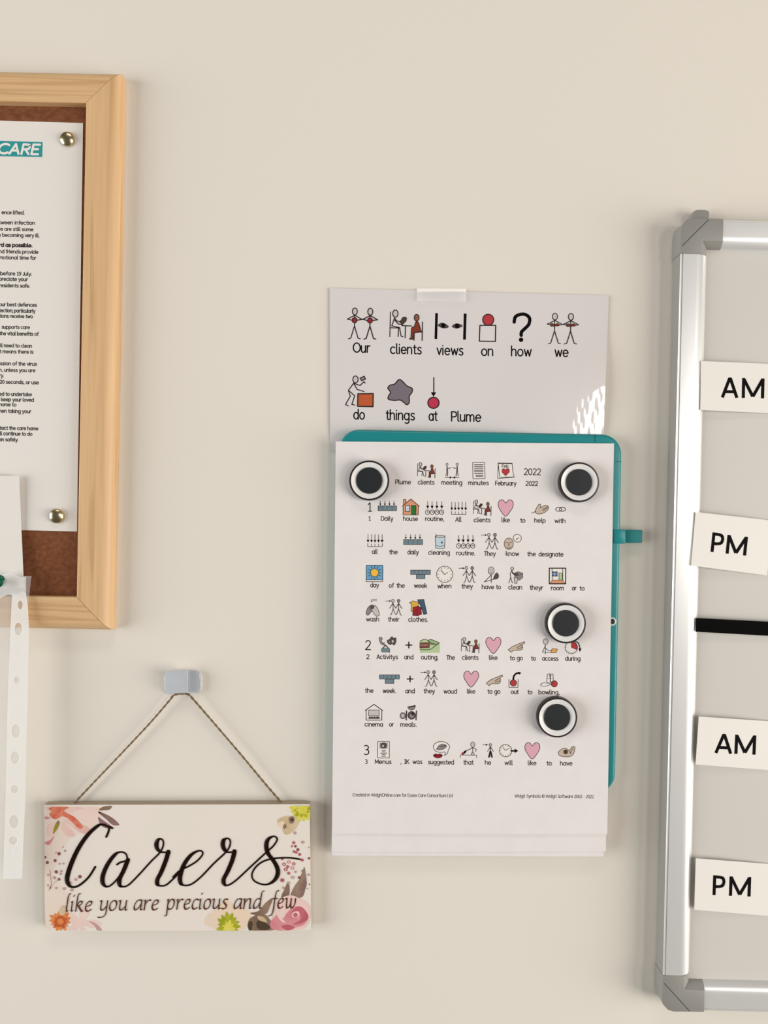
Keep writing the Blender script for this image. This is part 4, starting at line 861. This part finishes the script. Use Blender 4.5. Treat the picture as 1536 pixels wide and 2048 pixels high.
ROWS = [
 [('Plume',790.5,822,968), ('clients',835.4,869,968.5), ('meeting',882.7,924.3,969), ('minutes',936.4,977.7,969.6), ('February',990.3,1033,970.4), ('2022',1051,1076,971)],
 [('1',737,741.8,1041), ('Daily',761.8,786.7,1041), ('house',806.3,836,1041.4), ('routine,',850.3,888.2,1041.6), ('All',910.4,923.4,1043), ('clients',947.3,981,1043.8), ('like',1003,1019.9,1044), ('to',1040.3,1050.9,1044.8), ('help',1068.6,1091.3,1045), ('with',1109,1131,1045.6)],
 [('all',743.7,755.5,1107.3), ('the',778.2,795.6,1108), ('daily',814.8,837.6,1108.3), ('cleaning',856.6,899.7,1109), ('routine.',912,950,1110), ('They',967.8,991.5,1111.2), ('know',1011.5,1038.5,1111.3), ('the',1054.5,1071.7,1112), ('designate',1077,1127,1112.4)],
 [('day',740.3,758,1174.2), ('of',777.5,788.4,1175), ('the',792.8,809.7,1175), ('week',828,854.4,1175.3), ('when',874.8,902.8,1176), ('they',923,945.8,1176.6), ('have',963.4,988.4,1177.8), ('to',992,1002,1178), ('clean',1016.6,1044.3,1178.4), ('theyr',1059.4,1086.8,1179.2), ('room',1101.7,1127.8,1180), ('or',1143.7,1153.3,1180.2), ('to',1159,1169.4,1180.6)],
 [('wash',732,758.4,1242.2), ('their',775.8,799,1242.5), ('clothes.',816.5,855.7,1243)],
 [('2',732.5,739,1317.6), ('Activitys',753,796,1317.6), ('and',808.3,827,1318), ('outing.',841.8,876.9,1318.4), ('The',892.5,910,1319), ('clients',923.8,956.9,1319), ('like',978,995.4,1319.4), ('to',1019.6,1030,1320), ('go',1033.5,1046,1320), ('to',1062,1071.7,1320.6), ('access',1084,1117,1320.8), ('during',1130,1161,1321)],
 [('the',730,747,1385), ('week.',765.5,792,1385.4), ('and',810.4,829.5,1386), ('they',847,869.8,1386), ('woud',887,914,1386.6), ('like',934,950.8,1386.8), ('to',974.8,985,1387), ('go',988.5,1000.8,1387), ('out',1021.5,1037.7,1387.7), ('to',1055,1064.8,1388), ('bowling,',1076.9,1119,1388.2)],
 [('cinema',729,766,1452.5), ('or',778,788,1452.6), ('meals.',800.7,833.2,1452.8)],
 [('3',730,735.2,1527.4), ('Menus',749.6,783,1527.4), (',',801,803,1527.4), ('IK',808.3,819,1527.4), ('was',825,844.7,1527.5), ('suggested',856,907.9,1528), ('that',926.5,947.5,1528.6), ('he',969.6,982.5,1529), ('will',1009,1025.8,1529.6), ('like',1055.8,1073,1530), ('to',1093,1103.8,1530.4), ('have',1120,1145,1530.6)],
]
for r in ROWS: text_line(mp, hA, r, 0, 5.9, 1.4, 'line', .6)
text_line(mp, hA, [('Created in WidgitOnline.com for Essex Care Consortium Ltd', 705, 905, 1592.4)], 0, 4.3, .85, 'foot', .5)
text_line(mp, hA, [('Widgit Symbols © Widgit Software 2002 - 2022', 1029, 1187.5, 1594.8)], 0, 4.3, .85, 'foot', .5)

# ================================================================== ROUND MAGNETS
r0 = 15.0*MM
mg = thing('round_magnet', '', 'magnet', (0, 0, 0), 'round magnets on the minutes page')
V, Fc = lathe([(11.5*MM, 0.05*MM), (r0-.6*MM, 0.05*MM), (r0, 0.6*MM), (r0, 5.6*MM), (r0-.3*MM, 6.1*MM), (r0-1.2*MM, 6.2*MM), (r0-1.3*MM, 5.6*MM), (11.5*MM, 4*MM)], 56)
mesh('rim', V, Fc, M_RIM, mg, smooth=40, label='dark outer rim')
V, Fc = lathe([(8*MM, 3.2*MM), (r0-1.35*MM, 3.5*MM), (r0-1.35*MM, 6.05*MM), (r0-2.2*MM, 5.9*MM), (r0-3.4*MM, 5.2*MM), (10.0*MM, 4.75*MM), (8*MM, 4.7*MM)], 56)
mesh('ring', V, Fc, M_WHITEP, mg, smooth=40, label='white sloping ring')
V, Fc = lathe([(3*MM, 3.0*MM), (9.9*MM, 3.0*MM), (9.9*MM, 5.2*MM), (9.5*MM, 5.6*MM), (2*MM, 5.65*MM)], 48)
mesh('disc', V, Fc, M_BLACKP, mg, smooth=40, label='black centre disc')
kids = list(mg.children)
for i, (x, y, lb) in enumerate([(738.5, 961, 'round black and white magnet at the top left corner of the minutes'), (1158, 964.5, 'round black and white magnet at the top right corner of the minutes'),
                                (1131.5, 1246.5, 'round magnet right of the word clothes, overlapping the red clock pictogram'), (1114, 1434.5, 'lowest round magnet, under the word bowling')]):
    if i == 0: o = mg
    else:
        o = mg.copy(); COL.objects.link(o)
        for k in kids:
            c = k.copy(); COL.objects.link(c); c.parent = o
    h = hA(x, y) + 0.15*MM
    o.location = P(x, y, h); o.location = P(x, y, h+5*MM) + Vector((0, 5*MM, 0))
    o['label'] = lb

# ================================================================== WHITEBOARD
HWP = 12*MM; HR = 17*MM
a = P2(1412.5, 500, HWP); b = P2(1377, 1957, HWP)
vu = (a-b).normalized(); vr = Vector((vu.y, -vu.x))
vr = (vr + Vector((vu.y, -vu.x))*0).normalized()
WW = 0.55; HH = (a-b).length
wb = thing('whiteboard', 'aluminium framed whiteboard with grey corner caps at the right edge', 'whiteboard', (b.x+WW/2, 0, b.y-0.02))
C4 = {'tl': a, 'tr': a+vr*WW, 'br': b+vr*WW, 'bl': b}
e = 4*MM
prism('panel', [tuple(C4['tl']+(vu-vr)*e), tuple(C4['tr']+(vu+vr)*e), tuple(C4['br']+(vr-vu)*e), tuple(C4['bl']-(vr+vu)*e)], 5*MM, HWP, M_BOARD, wb, label='glossy white writing surface')
rp = [(0, HWP-2*MM), (0, HWP+0.1*MM), (0.5*MM, HWP+0.9*MM), (1.6*MM, HWP+2.3*MM), (3.2*MM, HWP+3.6*MM), (5*MM, HWP+4.5*MM), (6.8*MM, HWP+4.9*MM), (9*MM, HR), (18.9*MM, HR), (19.0*MM, HR-1.0*MM), (19.6*MM, HR-1.0*MM), (19.7*MM, HR-0.1*MM), (20.5*MM, HR-0.1*MM), (21*MM, HR-0.6*MM), (21*MM, 1*MM), (3*MM, 1*MM)]
def rail(A, B, outv):
    V = []; n = len(rp)
    for c in (A, B):
        for w_, h in rp: V.append((c.x+outv.x*w_, -h, c.y+outv.y*w_))
    Fc = [[i, (i+1) % n, n+(i+1) % n, n+i] for i in range(n)] + [list(range(n)), list(range(n, 2*n))]
    mesh('frame_rail', V, Fc, [M_ALU, M_ALUS], wb, midx=[1 if i == 13 else 0 for i in range(n)] + [0, 0], smooth=32)  # outer side face takes the painted-shade material
c1, c2_ = 10*MM, 4.8*MM
rail(C4['tl']-vu*c2_, C4['bl']+vu*c2_, -vr)
rail(C4['tl']+vr*c1, C4['tr']-vr*c1, vu)
rail(C4['bl']+vr*c1, C4['br']-vr*c1, -vu)
rail(C4['tr']-vu*c2_, C4['br']+vu*c2_, vr)
for k, (c, ux, uy) in {'tl': (a, -vr, vu), 'bl': (b, -vr, -vu), 'tr': (C4['tr'], vr, vu), 'br': (C4['br'], vr, -vu)}.items():
    L2 = lambda u, v: tuple(c+ux*u*MM+uy*v*MM)
    prof2 = [(-10.2, 21.6), (13, 21.8), (17, 20.6), (20.4, 17), (21.6, 13), (21.8, -5), (7.2, -5), (0.3, -5), (0.2, -1.5), (4.2, 4.6), (0, 0.6), (-1.5, 0.2), (-10.2, 0.2)]
    prof2 = [(-10.2, 21.6), (13, 21.8), (17, 20.6), (20.4, 17), (21.6, 13), (21.8, -5), (5, -5), (5, 5), (-10.2, 5)]
    n = len(prof2)
    cp = prism('corner_cap', [L2(*p) for p in prof2], 0.6*MM, HR+0.7*MM, M_GREYP, wb, bevel=(0.7*MM, 2), smooth=50)
    # inner slope of the cap, following the rail's curve into the corner
    V = []; Fc = []
    pr = [(5.2, HR+0.2*MM), (3.4, HWP+3.9*MM), (1.7, HWP+2.6*MM), (0.5, HWP+1.1*MM), (0, HWP+0.1*MM)]
    for (w_, h) in pr:
        for (u, v) in ((w_, -5), (w_, w_), (-10.2, w_)):
            p = L2(u, v); V.append((p[0], -h, p[1]))
    for j in range(len(pr)-1):
        for i in range(2): Fc.append([j*3+i, j*3+i+1, (j+1)*3+i+1, (j+1)*3+i])
    mesh('cap_slope', V, Fc, M_GREYP, cp)
    s0, s1 = Vector(L2(20.4, 0.5)), Vector(L2(1.0, 20.8))
    d = (s1-s0).normalized()*0; t = Vector((-(s1-s0).y, (s1-s0).x)).normalized()*0.28*MM
    prism('cap_seam', [tuple(s0-t), tuple(s1-t), tuple(s1+t), tuple(s0+t)], HR+0.2*MM, HR+0.76*MM, M_GREYD, cp, label='dark slanting seam line')
q = P2(1401, 432, 8*MM)
o = prism('hanging_lug', [tuple(P2(*p, 9*MM)) for p in catmull([(1386, 440), (1385, 427), (1392, 420), (1404, 419), (1416, 421), (1419, 428), (1414, 440)], 4, True)], 2*MM, 9*MM, M_GREYP, wb, bevel=(1*MM, 2), smooth=50, label='grey plastic lug on top of the corner cap')

# cards resting on the rail's inner slope and the panel
def card(name, c, hs, ltrs, lx, lab, th=0.9):
    """c pixel corners tl tr br bl; hs underside height left/right"""
    HT_ = [hs[0]*MM, hs[1]*MM, hs[1]*MM, hs[0]*MM]
    x0 = (c[0][0]+c[3][0])/2; x1 = (c[1][0]+c[2][0])/2
    org = P((x0+x1)/2, (c[0][1]+c[2][1])/2, (hs[0]+hs[1])/2*MM)
    r = thing(name, lab, 'label card', org, 'AM and PM cards on the whiteboard')
    f = lambda x, y: (hs[0] + (hs[1]-hs[0])*(x-x0)/(x1-x0) + th)*MM
    V = [P(*p, f(*p)-th*MM) for p in c] + [P(*p, f(*p)) for p in c]
    Fc = [[0,1,2,3],[4,5,6,7]] + [[i, (i+1) % 4, 4+(i+1) % 4, 4+i] for i in range(4)]
    mesh('card', V, Fc, M_CARD, r)
    I = Ink(f, lift=0.00006)
    for poly in ltrs: I.stroke([lx(p) for p in poly], 6.2, 'black', cap=False)
    I.obj('lettering', r, 'bold black letters')
    return r
A_ = [[(0,0), (12.6,37), (16.8,37), (29.5,0)], [(5.5,11.5), (24,11.5)]]
A_ = [[(1.5,0), (14.6,36.5)], [(15.4,36.5), (28.5,0)], [(5,11), (25,11)], [(12.5,34.5), (17.5,34.5)]]
M_ = [[(3,0), (3,37)], [(3.5,35), (19.3,3)], [(19.3,3), (35.5,35)], [(36,37), (36,0)]]
P_ = [[(3,0), (3,37)], [(3,34), (12,34)] , catmull([(12,34), (19,32), (21.5,25.5), (19,18.5), (12,16)], 6), [(12,16), (3,16)]]
def place(strokes, ox, oy, ang, sc=1.0, sx=1.0):
    ca, sa = math.cos(math.radians(ang)), math.sin(math.radians(ang)); sh = 0.03
    out = []
    for s in strokes:
        out.append([(ox + (p[0]*sx*ca + p[1]*sa)*sc, oy + (p[0]*sx*sa - p[1]*ca)*sc) for p in s])
    return out
idn = lambda p: p
card('time_card', [(1401.5, 722), (1574, 729), (1572, 828), (1400.5, 820)], (16.1, 12.4), place(A_, 1443, 795, 1.2, 1.08) + place(M_, 1483, 796, 1.2, 1.08, 1.08), idn, 'AM card nearest the top of the whiteboard')
card('time_card', [(1391, 1024), (1543, 1041), (1534.5, 1151), (1382, 1131)], (17.6, 12.6), place(P_, 1421, 1103.5, 6, 1.06, .95) + place(M_, 1451, 1107, 6, 1.02, 1.04), idn, 'tilted PM card just above the black strip')
card('time_card', [(1397.5, 1433), (1549, 1443), (1547, 1541), (1391, 1529)], (16.4, 12.3), place(A_, 1430, 1506, 2.6, 1.04, 1.06) + place(M_, 1468.5, 1507.5, 2.6, 1.04, 1.05), idn, 'AM card below the black strip')
card('time_card', [(1391.5, 1716.5), (1541, 1728), (1538, 1832), (1388.5, 1819.5)], (16.0, 12.3), place(P_, 1425, 1790, 2.0, 1.07, .95) + place(M_, 1457.5, 1791.5, 2.0, 1.05, 1.07), idn, 'PM card nearest the bottom of the whiteboard')
hs = (15.6, 12.2)
cM = [(1392, 1236), (1900, 1262), (1900, 1292), (1391, 1263.5)]
V = [P(*p, (hs[0] if p[0] < 1500 else hs[1])*MM) for p in cM] + [P(*p, (hs[0] if p[0] < 1500 else hs[1])*MM+1.2*MM) for p in cM]
o = mesh('magnetic_strip', V, [[0,1,2,3],[4,5,6,7]] + [[i, (i+1) % 4, 4+(i+1) % 4, 4+i] for i in range(4)], M_STRIP, None, origin=P(1640, 1262, 13*MM), bevel=(0.35*MM, 2))
tag(o, 'thick black magnetic strip across the whiteboard', 'magnetic strip')
